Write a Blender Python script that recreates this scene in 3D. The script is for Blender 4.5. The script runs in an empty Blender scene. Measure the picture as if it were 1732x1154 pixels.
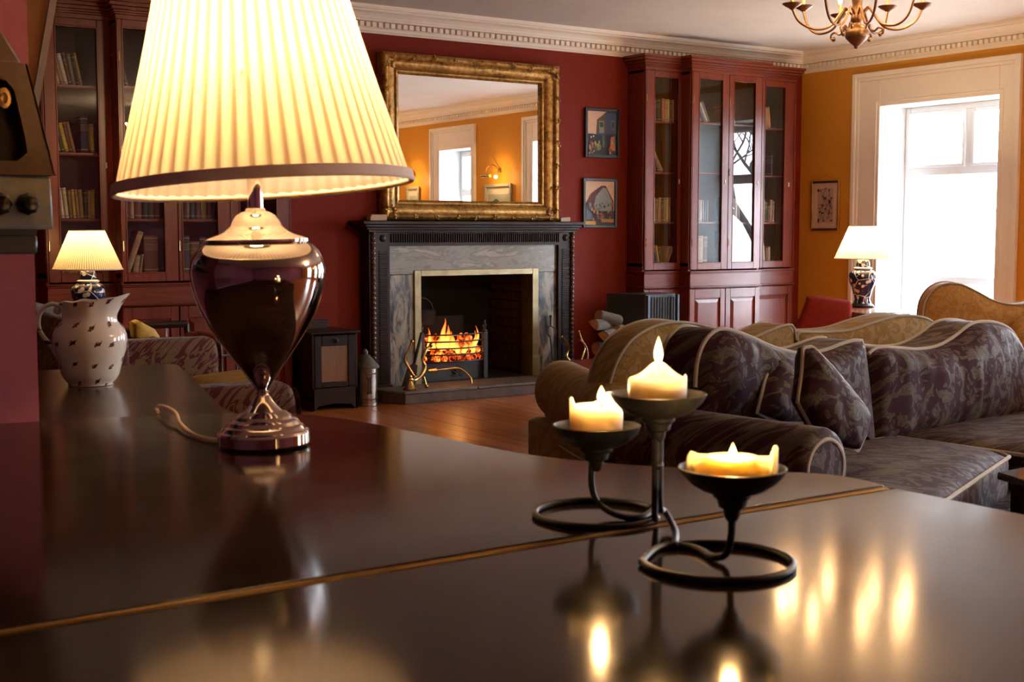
import bpy, math, random
from mathutils import Matrix, Vector
PI = math.pi
random.seed(7)
SC = bpy.context.scene
COL = SC.collection
# ------------------------------------------------------------ camera
YAW, PITCH, FPX, EYE = math.radians(33.9), math.atan(185/2200), 2200.0, 1.35
FW = Vector((math.sin(YAW)*math.cos(PITCH), math.cos(YAW)*math.cos(PITCH), -math.sin(PITCH)))
RT = Vector((math.cos(YAW), -math.sin(YAW), 0))
UP = RT.cross(FW)
CAM = Vector((0, 0, EYE))
cd = bpy.data.cameras.new('camera'); cam = bpy.data.objects.new('camera', cd); COL.objects.link(cam)
cam.matrix_world = Matrix(((RT.x, UP.x, -FW.x, 0), (RT.y, UP.y, -FW.y, 0), (RT.z, UP.z, -FW.z, EYE), (0, 0, 0, 1)))
cd.sensor_width = 36; cd.lens = FPX/1732*36; cd.clip_start = .05; cd.clip_end = 200
cd.dof.use_dof = True; cd.dof.focus_distance = 7.5; cd.dof.aperture_fstop = 13
SC.camera = cam
# ------------------------------------------------------------ world, exposure
SC.view_settings.view_transform = 'Standard'; SC.view_settings.look = 'None'
SC.view_settings.exposure = 0.33; SC.view_settings.gamma = 1; SC.view_settings.use_curve_mapping = False
SC.cycles.use_denoising = True
SC.cycles.max_bounces = 10; SC.cycles.diffuse_bounces = 4; SC.cycles.glossy_bounces = 5
SC.cycles.transparent_max_bounces = 24; SC.cycles.sample_clamp_indirect = 10
SC.cycles.caustics_reflective = False; SC.cycles.caustics_refractive = False
SKY = 28.0
wd = bpy.data.worlds.new('overcast_sky'); SC.world = wd; wd.use_nodes = True
nt = wd.node_tree; bg = nt.nodes['Background']
tc = nt.nodes.new('ShaderNodeTexCoord'); sp = nt.nodes.new('ShaderNodeSeparateXYZ'); rp = nt.nodes.new('ShaderNodeValToRGB')
nt.links.new(tc.outputs['Generated'], sp.inputs[0]); nt.links.new(sp.outputs[2], rp.inputs[0])
rp.color_ramp.elements[0].position = .0; rp.color_ramp.elements[0].color = (.80, .88, 1, 1)
rp.color_ramp.elements[1].position = .6; rp.color_ramp.elements[1].color = (.70, .84, 1, 1)
nt.links.new(rp.outputs[0], bg.inputs[0]); bg.inputs[1].default_value = SKY
# daylight portals in the three windows of the yellow wall (X = 9.83)
XW, YW, ZC = 9.834, 9.393, 3.13
WINS = [(6.86, 8.70, 7.08, 8.38), (4.36, 6.10, 4.58, 5.84), (1.94, 3.18, 2.18, 3.05), (-1.30, .54, -1.08, .22)]
for a, b, c, d in WINS:
    l = bpy.data.lights.new('window_portal', 'AREA'); l.shape = 'RECTANGLE'; l.size = 2.3; l.size_y = d-c+.1
    l.cycles.is_portal = True
    o = bpy.data.objects.new('window_portal', l); COL.objects.link(o); o.location = (10.32, (c+d)/2, 1.45)
    o.rotation_euler = (0, PI/2, 0)

def ray(x, y): return FW + RT*((x-866)/FPX) - UP*((y-577)/FPX)
def atz(x, y, z): d = ray(x, y); return CAM + d*((z-EYE)/d.z)
def aty(x, y, Y): d = ray(x, y); return CAM + d*(Y/d.y)
def atx(x, y, X): d = ray(x, y); return CAM + d*(X/d.x)
def atd(x, y, D): return CAM + ray(x, y)*D
# ------------------------------------------------------------ materials
MC = {}
def newmat(name):
    m = bpy.data.materials.new(name); m.use_nodes = True
    return m, m.node_tree, m.node_tree.nodes['Principled BSDF']
def N(t, k, **kw):
    n = t.nodes.new('ShaderNode'+k)
    for a, b in kw.items(): setattr(n, a, b)
    return n
def ramp(t, fac, stops, interp='LINEAR'):
    r = N(t, 'ValToRGB'); r.color_ramp.interpolation = interp
    e = r.color_ramp.elements
    while len(e) < len(stops): e.new(.5)
    for i, (p, c) in enumerate(stops): e[i].position = p; e[i].color = (*c, 1)
    t.links.new(fac, r.inputs[0]); return r.outputs[0]
def math_(t, op, a, b=None, c=None, clamp=False):
    n = N(t, 'Math', operation=op); n.use_clamp = clamp
    for i, v in enumerate((a, b, c)):
        if v is None: continue
        if isinstance(v, (int, float)): n.inputs[i].default_value = v
        else: t.links.new(v, n.inputs[i])
    return n.outputs[0]
def mapping(t, scale=(1, 1, 1), src='Object', rot=(0, 0, 0)):
    c = N(t, 'TexCoord'); m = N(t, 'Mapping'); m.inputs['Scale'].default_value = scale; m.inputs['Rotation'].default_value = rot
    t.links.new(c.outputs[src], m.inputs[0]); return m.outputs[0]
def noise(t, vec, scale, detail=4, rough=.55, dist=0):
    n = N(t, 'TexNoise'); n.inputs['Scale'].default_value = scale; n.inputs['Detail'].default_value = detail
    n.inputs['Roughness'].default_value = rough; n.inputs['Distortion'].default_value = dist
    t.links.new(vec, n.inputs['Vector']); return n.outputs['Fac']
def bump(t, b, h, strength, dist=.002):
    n = N(t, 'Bump'); n.inputs['Strength'].default_value = strength; n.inputs['Distance'].default_value = dist
    t.links.new(h, n.inputs['Height']); t.links.new(n.outputs[0], b.inputs['Normal'])
def plain(name, c1, c2=None, rough=.5, metal=0, scale=20, bmp=0, stretch=(1, 1, 1), spec=.5, coat=0, rv=.1, detail=5, sheen=0, dist=0):
    if name in MC: return MC[name]
    m, t, b = newmat(name)
    v = mapping(t, stretch); n = noise(t, v, scale, detail, .6, dist)
    if c2 is None: c2 = tuple(x*.8 for x in c1)
    t.links.new(ramp(t, n, [(.3, c1), (.7, c2)]), b.inputs['Base Color'])
    b.inputs['Metallic'].default_value = metal
    t.links.new(math_(t, 'MULTIPLY_ADD', n, rv*2, rough-rv, clamp=True), b.inputs['Roughness'])
    b.inputs['Specular IOR Level'].default_value = spec; b.inputs['Coat Weight'].default_value = coat
    b.inputs['Coat Roughness'].default_value = .08
    if sheen: b.inputs['Sheen Weight'].default_value = sheen; b.inputs['Sheen Roughness'].default_value = .4
    if bmp: bump(t, b, n, bmp)
    MC[name] = m; return m
def emis(name, col, strength):
    if name in MC: return MC[name]
    m, t, b = newmat(name); b.inputs['Base Color'].default_value = (*col, 1)
    b.inputs['Emission Color'].default_value = (*col, 1); b.inputs['Emission Strength'].default_value = strength
    MC[name] = m; return m
def damask(name, bgc, fig, scale=5.5, rough=.55, sheen=.3, thr=.0, fine=.5):
    if name in MC: return MC[name]
    m, t, b = newmat(name)
    c = N(t, 'TexCoord'); s = N(t, 'SeparateXYZ'); t.links.new(c.outputs['Object'], s.inputs[0])
    u = math_(t, 'MULTIPLY_ADD', s.outputs[1], .6, s.outputs[0]); v = math_(t, 'ADD', s.outputs[2], math_(t, 'MULTIPLY', s.outputs[1], .8))
    cb = N(t, 'CombineXYZ'); t.links.new(math_(t, 'MULTIPLY', u, scale), cb.inputs[0]); t.links.new(math_(t, 'MULTIPLY', v, scale*.8), cb.inputs[1])
    nz = N(t, 'TexNoise'); nz.inputs['Scale'].default_value = 2.2; nz.inputs['Detail'].default_value = 2; t.links.new(cb.outputs[0], nz.inputs['Vector'])
    va = N(t, 'VectorMath', operation='SUBTRACT'); t.links.new(nz.outputs['Color'], va.inputs[0]); va.inputs[1].default_value = (.5, .5, .5)
    vs = N(t, 'VectorMath', operation='SCALE'); t.links.new(va.outputs[0], vs.inputs[0]); vs.inputs['Scale'].default_value = .55
    vw = N(t, 'VectorMath', operation='ADD'); t.links.new(cb.outputs[0], vw.inputs[0]); t.links.new(vs.outputs[0], vw.inputs[1])
    def layer(off, k, lobes):
        o = N(t, 'VectorMath', operation='ADD'); t.links.new(vw.outputs[0], o.inputs[0]); o.inputs[1].default_value = off
        vo = N(t, 'TexVoronoi', voronoi_dimensions='2D'); vo.inputs['Scale'].default_value = k; vo.inputs['Randomness'].default_value = .55
        t.links.new(o.outputs[0], vo.inputs['Vector'])
        l = N(t, 'VectorMath', operation='SUBTRACT'); t.links.new(o.outputs[0], l.inputs[0]); t.links.new(vo.outputs['Position'], l.inputs[1])
        ls = N(t, 'SeparateXYZ'); t.links.new(l.outputs[0], ls.inputs[0])
        an = math_(t, 'ARCTAN2', ls.outputs[1], ls.outputs[0]); ln = N(t, 'VectorMath', operation='LENGTH'); t.links.new(l.outputs[0], ln.inputs[0])
        r = math_(t, 'MULTIPLY', ln.outputs['Value'], k)
        sp_ = math_(t, 'SINE', math_(t, 'ADD', an, math_(t, 'MULTIPLY', math_(t, 'LOGARITHM', math_(t, 'ADD', r, .03), 2.718), 6.5)))
        lf = math_(t, 'SINE', math_(t, 'ADD', math_(t, 'MULTIPLY', an, lobes), math_(t, 'MULTIPLY', r, 9)))
        return math_(t, 'ADD', sp_, math_(t, 'MULTIPLY', lf, .75))
    a = layer((0, 0, 0), 1.0, 5); d = layer((3.3, 1.7, 0), 2.1, 4)
    p = math_(t, 'MAXIMUM', a, math_(t, 'SUBTRACT', d, .35))
    f = N(t, 'MapRange'); t.links.new(p, f.inputs[0]); f.inputs[1].default_value = thr; f.inputs[2].default_value = thr+.25
    fn = noise(t, vw.outputs[0], 26, 3)
    mx = N(t, 'MixRGB'); t.links.new(f.outputs[0], mx.inputs[0]); mx.inputs[1].default_value = (*bgc, 1)
    fc = ramp(t, fn, [(.35, tuple(x*fine for x in fig)), (.6, fig)]); t.links.new(fc, mx.inputs[2])
    t.links.new(mx.outputs[0], b.inputs['Base Color'])
    t.links.new(math_(t, 'MULTIPLY_ADD', f.outputs[0], -.12, rough+.05), b.inputs['Roughness'])
    b.inputs['Specular IOR Level'].default_value = .25; b.inputs['Sheen Weight'].default_value = sheen; b.inputs['Sheen Roughness'].default_value = .35
    bump(t, b, f.outputs[0], .25, .001)
    MC[name] = m; return m
def wood(name, c1, c2, rough=.3, coat=.3, axis='z', k=1.0, bmp=.08):
    if name in MC: return MC[name]
    m, t, b = newmat(name)
    st = {'z': (14, 14, 1.2), 'x': (1.2, 14, 14), 'y': (14, 1.2, 14)}[axis]
    v = mapping(t, tuple(s*k for s in st)); n = noise(t, v, 1.6, 6, .6, .8); n2 = noise(t, mapping(t), 1.7, 3)
    f = math_(t, 'MULTIPLY_ADD', n2, .5, math_(t, 'MULTIPLY', n, .6))
    t.links.new(ramp(t, f, [(.32, c1), (.72, c2)]), b.inputs['Base Color'])
    b.inputs['Roughness'].default_value = rough; b.inputs['Coat Weight'].default_value = coat; b.inputs['Coat Roughness'].default_value = .12
    if coat < .1: b.inputs['Specular IOR Level'].default_value = .22
    bump(t, b, n, bmp); MC[name] = m; return m
def glass(name='pane_glass', tint=(1, 1, 1)):
    if name in MC: return MC[name]
    m = bpy.data.materials.new(name); m.use_nodes = True; t = m.node_tree; t.nodes.clear()
    o = N(t, 'OutputMaterial'); mx = N(t, 'MixShader'); tr = N(t, 'BsdfTransparent'); gl = N(t, 'BsdfGlossy'); fr = N(t, 'LayerWeight'); fr.inputs[0].default_value = .5
    tr.inputs[0].default_value = (*tint, 1); gl.inputs['Roughness'].default_value = .0
    t.links.new(math_(t, 'MULTIPLY_ADD', math_(t, 'POWER', fr.outputs['Facing'], 5), .96, .042), mx.inputs[0]); t.links.new(tr.outputs[0], mx.inputs[1]); t.links.new(gl.outputs[0], mx.inputs[2])
    t.links.new(mx.outputs[0], o.inputs[0]); MC[name] = m; return m
def shade_mat(name, col, tr, pleats, ctr):
    m = bpy.data.materials.new(name); m.use_nodes = True; t = m.node_tree; t.nodes.clear()
    o = N(t, 'OutputMaterial'); mx = N(t, 'MixShader'); di = N(t, 'BsdfDiffuse'); tl = N(t, 'BsdfTranslucent')
    c = N(t, 'TexCoord'); s = N(t, 'SeparateXYZ'); t.links.new(c.outputs['UV'], s.inputs[0])
    # doubled cloth where a pleat is folded over passes less light
    ph = math_(t, 'FRACT', math_(t, 'MULTIPLY', s.outputs[0], pleats))
    col2 = ramp(t, ph, [(0, tuple(x*.40 for x in tr)), (.20, (tr[0]*.34, tr[1]*.28, tr[2]*.24)), (.36, tuple(x*.9 for x in tr)), (.6, tr), (.85, tuple(x*.8 for x in tr)), (1, (tr[0]*.42, tr[1]*.37, tr[2]*.33))])
    t.links.new(col2, tl.inputs[0]); di.inputs[0].default_value = (*col, 1)
    mx.inputs[0].default_value = .55
    t.links.new(di.outputs[0], mx.inputs[1]); t.links.new(tl.outputs[0], mx.inputs[2]); t.links.new(mx.outputs[0], o.inputs[0])
    return m
# ------------------------------------------------------------ mesh builder
WM = {}
class MB:
    def __init__(s, local=False): s.v = []; s.f = []; s.mi = []; s.local = local; s.M = None; s.uv = {}
    def add(s, vs, fs, mi=0):
        k = len(s.v); s.v += [(s.M @ Vector(p)) if s.M else Vector(p) for p in vs]
        s.f += [[i+k for i in f] for f in fs]; s.mi += [mi]*len(fs); return s
    def box(s, x0, x1, y0, y1, z0, z1, mi=0):
        return s.add([(x, y, z) for x in (x0, x1) for y in (y0, y1) for z in (z0, z1)],
                     [(0, 1, 3, 2), (4, 6, 7, 5), (0, 4, 5, 1), (2, 3, 7, 6), (0, 2, 6, 4), (1, 5, 7, 3)], mi)
    def tube(s, pts, r, closed=False, n=8, mi=0, cap=True):
        P = [Vector(p) for p in pts]; L = len(P); R = r if isinstance(r, (list, tuple)) else [r]*L
        vs = []; fs = []; up = None
        for i, p in enumerate(P):
            a = P[(i+1) % L] if closed or i < L-1 else P[i]; b = P[i-1] if closed or i > 0 else P[i]
            d = (a-b); d = d.normalized() if d.length > 1e-9 else Vector((0, 0, 1))
            if up is None: up = Vector((0, 0, 1)) if abs(d.z) < .9 else Vector((1, 0, 0))
            up = (up - d*up.dot(d)); up = up.normalized() if up.length > 1e-6 else d.orthogonal().normalized()
            w = d.cross(up)
            for k in range(n):
                q = 2*PI*k/n; vs.append(p + (up*math.cos(q) + w*math.sin(q))*R[i])
        for i in range(L if closed else L-1):
            j = (i+1) % L
            for k in range(n): fs.append((i*n+k, i*n+(k+1) % n, j*n+(k+1) % n, j*n+k))
        if cap and not closed: fs.append(tuple(range(n))[::-1]); fs.append(tuple((L-1)*n+k for k in range(n)))
        return s.add(vs, fs, mi)
    def lathe(s, prof, c=(0, 0, 0), n=32, mi=0, arc=2*PI, capped=True, fn=None):
        vs = []; fs = []; full = abs(arc-2*PI) < 1e-6
        for r, z in prof:
            for k in range(n):
                q = arc*k/(n if full else n-1); rr = r*(fn(q, z) if fn else 1)
                vs.append((c[0]+rr*math.cos(q), c[1]+rr*math.sin(q), c[2]+z))
        for i in range(len(prof)-1):
            for k in range(n if full else n-1): fs.append((i*n+k, i*n+(k+1) % n, (i+1)*n+(k+1) % n, (i+1)*n+k))
        if capped:
            if prof[0][0] > 1e-4: fs.append(tuple(range(n))[::-1])
            if prof[-1][0] > 1e-4: fs.append(tuple((len(prof)-1)*n+k for k in range(n)))
        return s.add(vs, fs, mi)
    def prism(s, poly, o, ax, ay, az, d0, d1, mi=0):
        """poly of (a, b) in plane o + a*ax + b*ay, extruded along az from d0 to d1"""
        o, ax, ay, az = map(Vector, (o, ax, ay, az)); n = len(poly)
        vs = [o+ax*a+ay*b+az*d0 for a, b in poly]+[o+ax*a+ay*b+az*d1 for a, b in poly]
        return s.add(vs, [tuple(range(n)), tuple(range(2*n-1, n-1, -1))]+[(i, i+n, (i+1) % n+n, (i+1) % n) for i in range(n)], mi)
    def ball(s, c, r, sz=(1, 1, 1), n=12, mi=0):
        k0 = len(s.v); s.lathe([(math.sin(PI*i/8)*r, -math.cos(PI*i/8)*r) for i in range(9)], (0, 0, 0), n, mi, capped=False)
        for i in range(k0, len(s.v)):
            v = s.v[i]
            if s.M: v = s.M.inverted() @ v
            v = Vector((v.x*sz[0]+c[0], v.y*sz[1]+c[1], v.z*sz[2]+c[2])); s.v[i] = s.M @ v if s.M else v
        return s
    def build(s, name, mat, parent=None, smooth=True, bevel=0, ang=35, sub=0, seg=1):
        me = bpy.data.meshes.new(name); vs = s.v
        if parent is not None and not s.local:
            iv = WM[parent].inverted(); vs = [iv @ v for v in vs]
        me.from_pydata([tuple(v) for v in vs], [], s.f)
        mats = mat if isinstance(mat, (list, tuple)) else [mat]
        for m in mats: me.materials.append(m)
        if len(mats) > 1: me.polygons.foreach_set('material_index', s.mi)
        me.validate(); me.update()
        import bmesh
        bm = bmesh.new(); bm.from_mesh(me); bmesh.ops.recalc_face_normals(bm, faces=bm.faces); bm.to_mesh(me); bm.free()
        if smooth:
            me.shade_smooth(); me.set_sharp_from_angle(angle=math.radians(ang))
        o = bpy.data.objects.new(name, me); COL.objects.link(o)
        if parent is not None: o.parent = parent; WM[o] = WM[parent]
        else: WM[o] = Matrix()
        if bevel:
            b = o.modifiers.new('bevel', 'BEVEL'); b.width = bevel; b.segments = seg; b.limit_method = 'ANGLE'; b.angle_limit = math.radians(40)
        if sub: q = o.modifiers.new('sub', 'SUBSURF'); q.levels = sub; q.render_levels = sub
        return o
def T(name, label, cat, loc=(0, 0, 0), rz=0, group=None):
    o = bpy.data.objects.new(name, None); COL.objects.link(o); o.location = loc; o.rotation_euler = (0, 0, rz)
    o.empty_display_size = .05
    o['label'] = label; o['category'] = cat
    if group: o['group'] = group
    WM[o] = Matrix.Translation(loc) @ Matrix.Rotation(rz, 4, 'Z'); return o
def tag(o, label, cat, group=None, kind=None):
    o['label'] = label; o['category'] = cat
    if group: o['group'] = group
    if kind: o['kind'] = kind
    return o
def struct(o): o['kind'] = 'structure'; return o
def copy_tree(o, parent=None):
    c = o.copy(); COL.objects.link(c); c.parent = parent
    for ch in list(o.children): copy_tree(ch, c)
    return c
def smooth_path(pts, k=6, closed=False):
    P = [Vector(p) for p in pts]; n = len(P); out = []
    for i in range(n if closed else n-1):
        a = P[(i-1) % n] if closed or i > 0 else P[i]; b = P[i]; c = P[(i+1) % n]; d = P[(i+2) % n] if closed or i < n-2 else c
        for j in range(k):
            t = j/k; out.append(.5*((2*b)+(c-a)*t+(2*a-5*b+4*c-d)*t*t+(3*b-3*c+d-a)*t**3))
    if not closed: out.append(P[-1])
    return out
def area(name, loc, rot, sx, sy, e, col): pass
def point(name, loc, e, col, r=.03):
    l = bpy.data.lights.new(name, 'POINT'); l.energy = e; l.color = col; l.shadow_soft_size = r
    o = bpy.data.objects.new(name, l); COL.objects.link(o); o.location = loc; return o
# shared materials
M_maho = wood('mahogany', (.085, .012, .006), (.20, .031, .013), .26, .12)
M_mahoX = wood('mahogany_across', (.085, .012, .006), (.20, .031, .013), .26, .12, 'x')
M_dark = wood('dark_oak', (.009, .004, .003), (.026, .010, .006), .45, .05)
M_darkX = wood('dark_oak_across', (.009, .004, .003), (.026, .010, .006), .45, .05, 'x')
M_white = plain('white_paint', (.86, .80, .72), (.82, .76, .68), .45, scale=8)
M_cream = plain('cream_plaster', (.74, .66, .58), (.68, .60, .53), .6, scale=12)
M_ceil = plain('ceiling_paint', (.74, .69, .63), (.69, .64, .58), .75, scale=3)
M_red = plain('red_wall_paint', (.205, .020, .009), (.175, .017, .008), .65, scale=60, bmp=.05, spec=.15)
M_pink = plain('dusky_pink_paint', (.26, .080, .13), (.235, .070, .115), .65, scale=40, bmp=.05, spec=.2)
M_yel = plain('ochre_wall_paint', (.66, .30, .036), (.60, .265, .032), .65, scale=50, bmp=.05, spec=.15)
M_black = plain('black_iron', (.012, .014, .016), (.02, .022, .025), .42, 0, scale=90, bmp=.25, rv=.12)
M_brass = plain('brass', (.62, .43, .16), (.45, .30, .10), .25, 1, scale=30)
M_chrome = plain('polished_nickel', (.78, .72, .66), (.70, .64, .58), .06, 1, scale=3, rv=.02)
M_glass = glass()
# ================================================================ SETTING
YB, XL = -3.6, -2.7
fl = struct(MB().box(XL, XW, YB, YW, -.08, -.012).build('floor', plain('floor_bed', (.05, .02, .01), None, .7)))
m, t, b = newmat('floorboard_wood')
oi = N(t, 'ObjectInfo'); v = mapping(t, (22, 1.6, 1)); n = noise(t, v, 1.5, 6, .6, .6)
f = math_(t, 'ADD', math_(t, 'MULTIPLY', oi.outputs['Random'], .35), math_(t, 'MULTIPLY', n, .65))
t.links.new(ramp(t, f, [(.2, (.22, .060, .012)), (.5, (.33, .098, .022)), (.8, (.42, .14, .036))]), b.inputs['Base Color'])
b.inputs['Roughness'].default_value = .3; b.inputs['Coat Weight'].default_value = .1; b.inputs['Coat Roughness'].default_value = .15
bump(t, b, n, .15); M_board = m
def boards(x0, x1, segs_fn):
    bw = .13; cache = {}; i = 0; x = x0
    while x < x1-.02:
        w = min(bw, x1-x)
        for (a, c) in segs_fn(i):
            key = (round(w, 3), round(c-a, 3))
            if key not in cache:
                o = MB(local=True).box(0, w-.003, 0, c-a-.003, -.012, 0).build('floorboard', M_board, fl, smooth=False); cache[key] = o.data
            else:
                o = bpy.data.objects.new('floorboard', cache[key]); COL.objects.link(o); o.parent = fl
            o.location = (x, a, random.uniform(-.0006, .0006))
        x += w; i += 1
boards(XL, 2.37, lambda i: [(YB, YW)])
def segf(i):
    k = [5.6, 6.9, 6.2, 7.4, 5.2][i % 5]; return [(YB, k), (k, YW)] if k > 7 else [(YB, k), (k, min(k+2.2, YW-.3)), (min(k+2.2, YW-.3), YW)]
boards(2.37, 6.53, segf)
boards(6.53, XW, lambda i: [(YB, YW)])
struct(MB().box(XL, XW, YB, YW, ZC, ZC+.1).build('ceiling', M_ceil))
struct(MB().box(XL, 5.2, YW, YW+.9, 0, ZC).box(6.6, XW+.5, YW, YW+.9, 0, ZC).box(5.2, 6.6, YW, YW+.9, 1.05, ZC).build('wall_back', M_red, smooth=False))
struct(MB().box(XL-.2, XL, YB, YW, 0, ZC).build('wall_left', M_pink, smooth=False))
struct(MB().box(XL-.2, XW+.5, YB-.2, YB, 0, ZC).build('wall_front', M_pink, smooth=False))
# yellow window wall with three openings
wb = MB(); ys = [YB]+[q for w in sorted(WINS) for q in (w[2]-.05, w[3]+.05)]+[YW]
for i in range(0, len(ys), 2): wb.box(XW, XW+.5, ys[i], ys[i+1], 0, ZC)
for a, bb, c, d in WINS: wb.box(XW, XW+.5, c-.05, d+.05, 2.56, ZC).box(XW, XW+.5, c-.05, d+.05, 0, .28)
struct(wb.build('wall_right', M_yel, smooth=False))
# pink pier on the left behind the piano
struct(MB().box(XL, .652, 2.66, 2.92, 0, ZC).build('wall_pier', M_pink, smooth=False))
# cornice with dentils
PROF = [(0, -.20), (.012, -.20), (.016, -.188), (.022, -.183), (.022, -.165), (.030, -.158), (.030, -.118), (.070, -.112), (.074, -.100), (.082, -.098), (.090, -.080), (.108, -.060), (.126, -.050), (.135, -.046), (.135, -.034), (.150, -.030), (.156, -.014), (.158, 0), (0, 0)]
def cornice(name, o, ax, inn, L, dn=True, d0=0, d1=None):
    c = struct(MB().prism([(a, z) for a, z in PROF], o, inn, (0, 0, 1), ax, 0, L).build(name, M_white, smooth=False))
    if dn:
        mb = MB(); s = d0; e = d1 or L; o = Vector(o); ax = Vector(ax); inn = Vector(inn)
        while s < e:
            p = o+ax*s+Vector((0, 0, -.156)); a = inn*.066
            mb.add([p+ax*w+a*dd+Vector((0, 0, z)) for w in (0, .036) for dd in (.3, 1) for z in (0, .036)],
                   [(0, 1, 3, 2), (4, 6, 7, 5), (0, 4, 5, 1), (2, 3, 7, 6), (0, 2, 6, 4), (1, 5, 7, 3)]); s += .056
        d = mb.build('dentil_course', M_white, c, smooth=False); d['kind'] = 'stuff'
    return c
cornice('trim_1', (XL, YW, ZC), (1, 0, 0), (0, -1, 0), XW-XL, True, 4.5)
cornice('trim_2', (XW, YB, ZC), (0, 1, 0), (-1, 0, 0), YW-YB, True, 4.5)
struct(MB().box(XL, 5.0, YW-.025, YW, 0, .16).box(6.8, XW, YW-.025, YW, 0, .16).build('baseboard_back', M_white, smooth=False))
struct(MB().box(XW-.02, XW, 6.12, 6.84, 0, .2).box(XW-.02, XW, 3.2, 4.34, 0, .2).box(XW-.02, XW, 8.8, YW, 0, .2).build('baseboard_right', M_white, smooth=False))
# windows: casing, splayed reveal, sash frame, panes
M_wf = plain('window_white', (.88, .88, .87), (.86, .86, .85), .4)
for i, (a, bb, c, d) in enumerate(WINS):
    x = XW; zt = 2.855
    mb = MB()   # architrave moulding outside, flat shutter-box panels inside
    for y0, y1, z0, z1 in ((a, a+.045, 0, zt), (bb-.045, bb, 0, zt), (a+.0451, bb-.0451, zt-.045, zt)): mb.box(x-.045, x, y0, y1, z0, z1)
    for y0, y1, z0, z1 in ((a+.0452, a+.075, 0, zt-.0452), (bb-.075, bb-.0452, 0, zt-.0452), (a+.0752, bb-.0752, zt-.075, zt-.0452)): mb.box(x-.03, x, y0, y1, z0, z1)
    for y0, y1, z0, z1 in ((a+.0752, c, 0, zt-.0752), (d, bb-.0752, 0, zt-.0752), (c+.0002, d-.0002, 2.53, zt-.0752)): mb.box(x-.016, x, y0, y1, z0, z1)
    for y0, y1, z0, z1 in ((c-.05, c-.035, .3, 2.58), (d+.035, d+.05, .3, 2.58), (c-.0348, d+.0348, 2.565, 2.58)): mb.box(x-.022, x, y0, y1, z0, z1)
    w = struct(mb.build('window_%d' % (i+1), M_white, smooth=False, bevel=.004))
    MB().box(x, x+.44, c-.06, c-.002, .28, 2.56).box(x, x+.44, d+.002, d+.06, .28, 2.56).box(x, x+.44, c-.05, d+.05, 2.532, 2.6).box(x-.03, x+.44, c-.02, d+.02, .28, .33).build('window_reveal', M_wf, w, smooth=False)
    fx0, fx1 = x+.36, x+.42; mb = MB()
    ym = c+(d-c)*.44
    for y0, y1, z0, z1 in ((c, c+.055, .33, 2.53), (d-.055, d, .33, 2.53), (c+.0552, d-.0552, 2.475, 2.53), (c+.0552, d-.0552, 1.88, 1.95), (c+.0552, d-.0552, .86, .93), (c+.0552, d-.0552, .33, .40), (ym-.035, ym+.035, 1.9502, 2.4748)): mb.box(fx0, fx1, y0, y1, z0, z1)
    MBo = mb.build('window_frame', M_wf, w, smooth=False, bevel=.004)
    mb = MB()
    for (y0, y1, z0, z1) in ((c+.055, ym-.035, 1.95, 2.475), (ym+.035, d-.055, 1.95, 2.475)):
        for p in ((y0, y0+.03, z0, z1), (y1-.03, y1, z0, z1), (y0+.0302, y1-.0302, z1-.03, z1), (y0+.0302, y1-.0302, z0, z0+.03)): mb.box(fx0-.02, fx1-.01, *p)
    mb.build('casement_frame', M_wf, w, smooth=False, bevel=.003)
    for (y0, y1, z0, z1) in ((c+.055, ym-.035, 1.95, 2.475), (ym+.035, d-.055, 1.95, 2.475), (c+.055, d-.055, .93, 1.88), (c+.055, d-.055, .40, .86)):
        MB().box(fx0+.02, fx0+.024, y0, y1, z0, z1).build('window_pane', M_glass, w, smooth=False)
# ================================================================ OUTSIDE: bare trees, ground
gr = struct(MB().box(10.4, 60, -40, 50, -.8, -.6).build('ground', plain('pale_gravel', (.42, .41, .38), (.36, .35, .32), .9, scale=3)))
M_bark = plain('bark', (.05, .045, .04), (.09, .08, .065), .9, scale=14)
def tree(px, py, h, label, seed):
    R = random.Random(seed); r = T('bare_tree', label, 'tree', (px, py, -.62), 0, 'bare trees outside the windows'); mb = MB(); tr = MB()
    def br(p, d, L, rad, lv, m):
        pts = [p]; q = p.copy(); dd = d.copy()
        for k in range(4):
            dd = (dd+Vector((R.uniform(-.22, .22), R.uniform(-.22, .22), R.uniform(-.05, .16)))).normalized(); q = q+dd*L/4; pts.append(q.copy())
        m.tube(pts, [rad*(1-.13*k) for k in range(5)], n=5 if lv > 2 else 3)
        if lv > 0:
            for k in range(3 if lv > 1 else 4):
                a = R.uniform(0, 2*PI); s = R.uniform(.5, .95); o = pts[R.choice((2, 3, 4))]
                nd = (dd*.75+Vector((math.cos(a)*s, math.sin(a)*s, R.uniform(-.1, .5)))).normalized()
                br(o, nd, L*R.uniform(.6, .78), rad*.52, lv-1, mb)
    br(Vector((px, py, -.62)), Vector((0, 0, 1)), h*.4, .16, 5, tr)
    tr.build('trunk', M_bark, r); mb.build('branches', M_bark, r)
tree(14.5, 3.6, 6.5, 'bare winter tree outside, mirrored in the glass door of the right bookcase', 3)
tree(17.5, .6, 7.5, 'bare winter tree outside, behind the nearer bare tree mirrored in the bookcase', 5)
tree(17, 5.2, 7, 'bare winter tree outside with low branches, mirrored at the right edge of bookcase glass', 8)
exec_after = []
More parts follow.
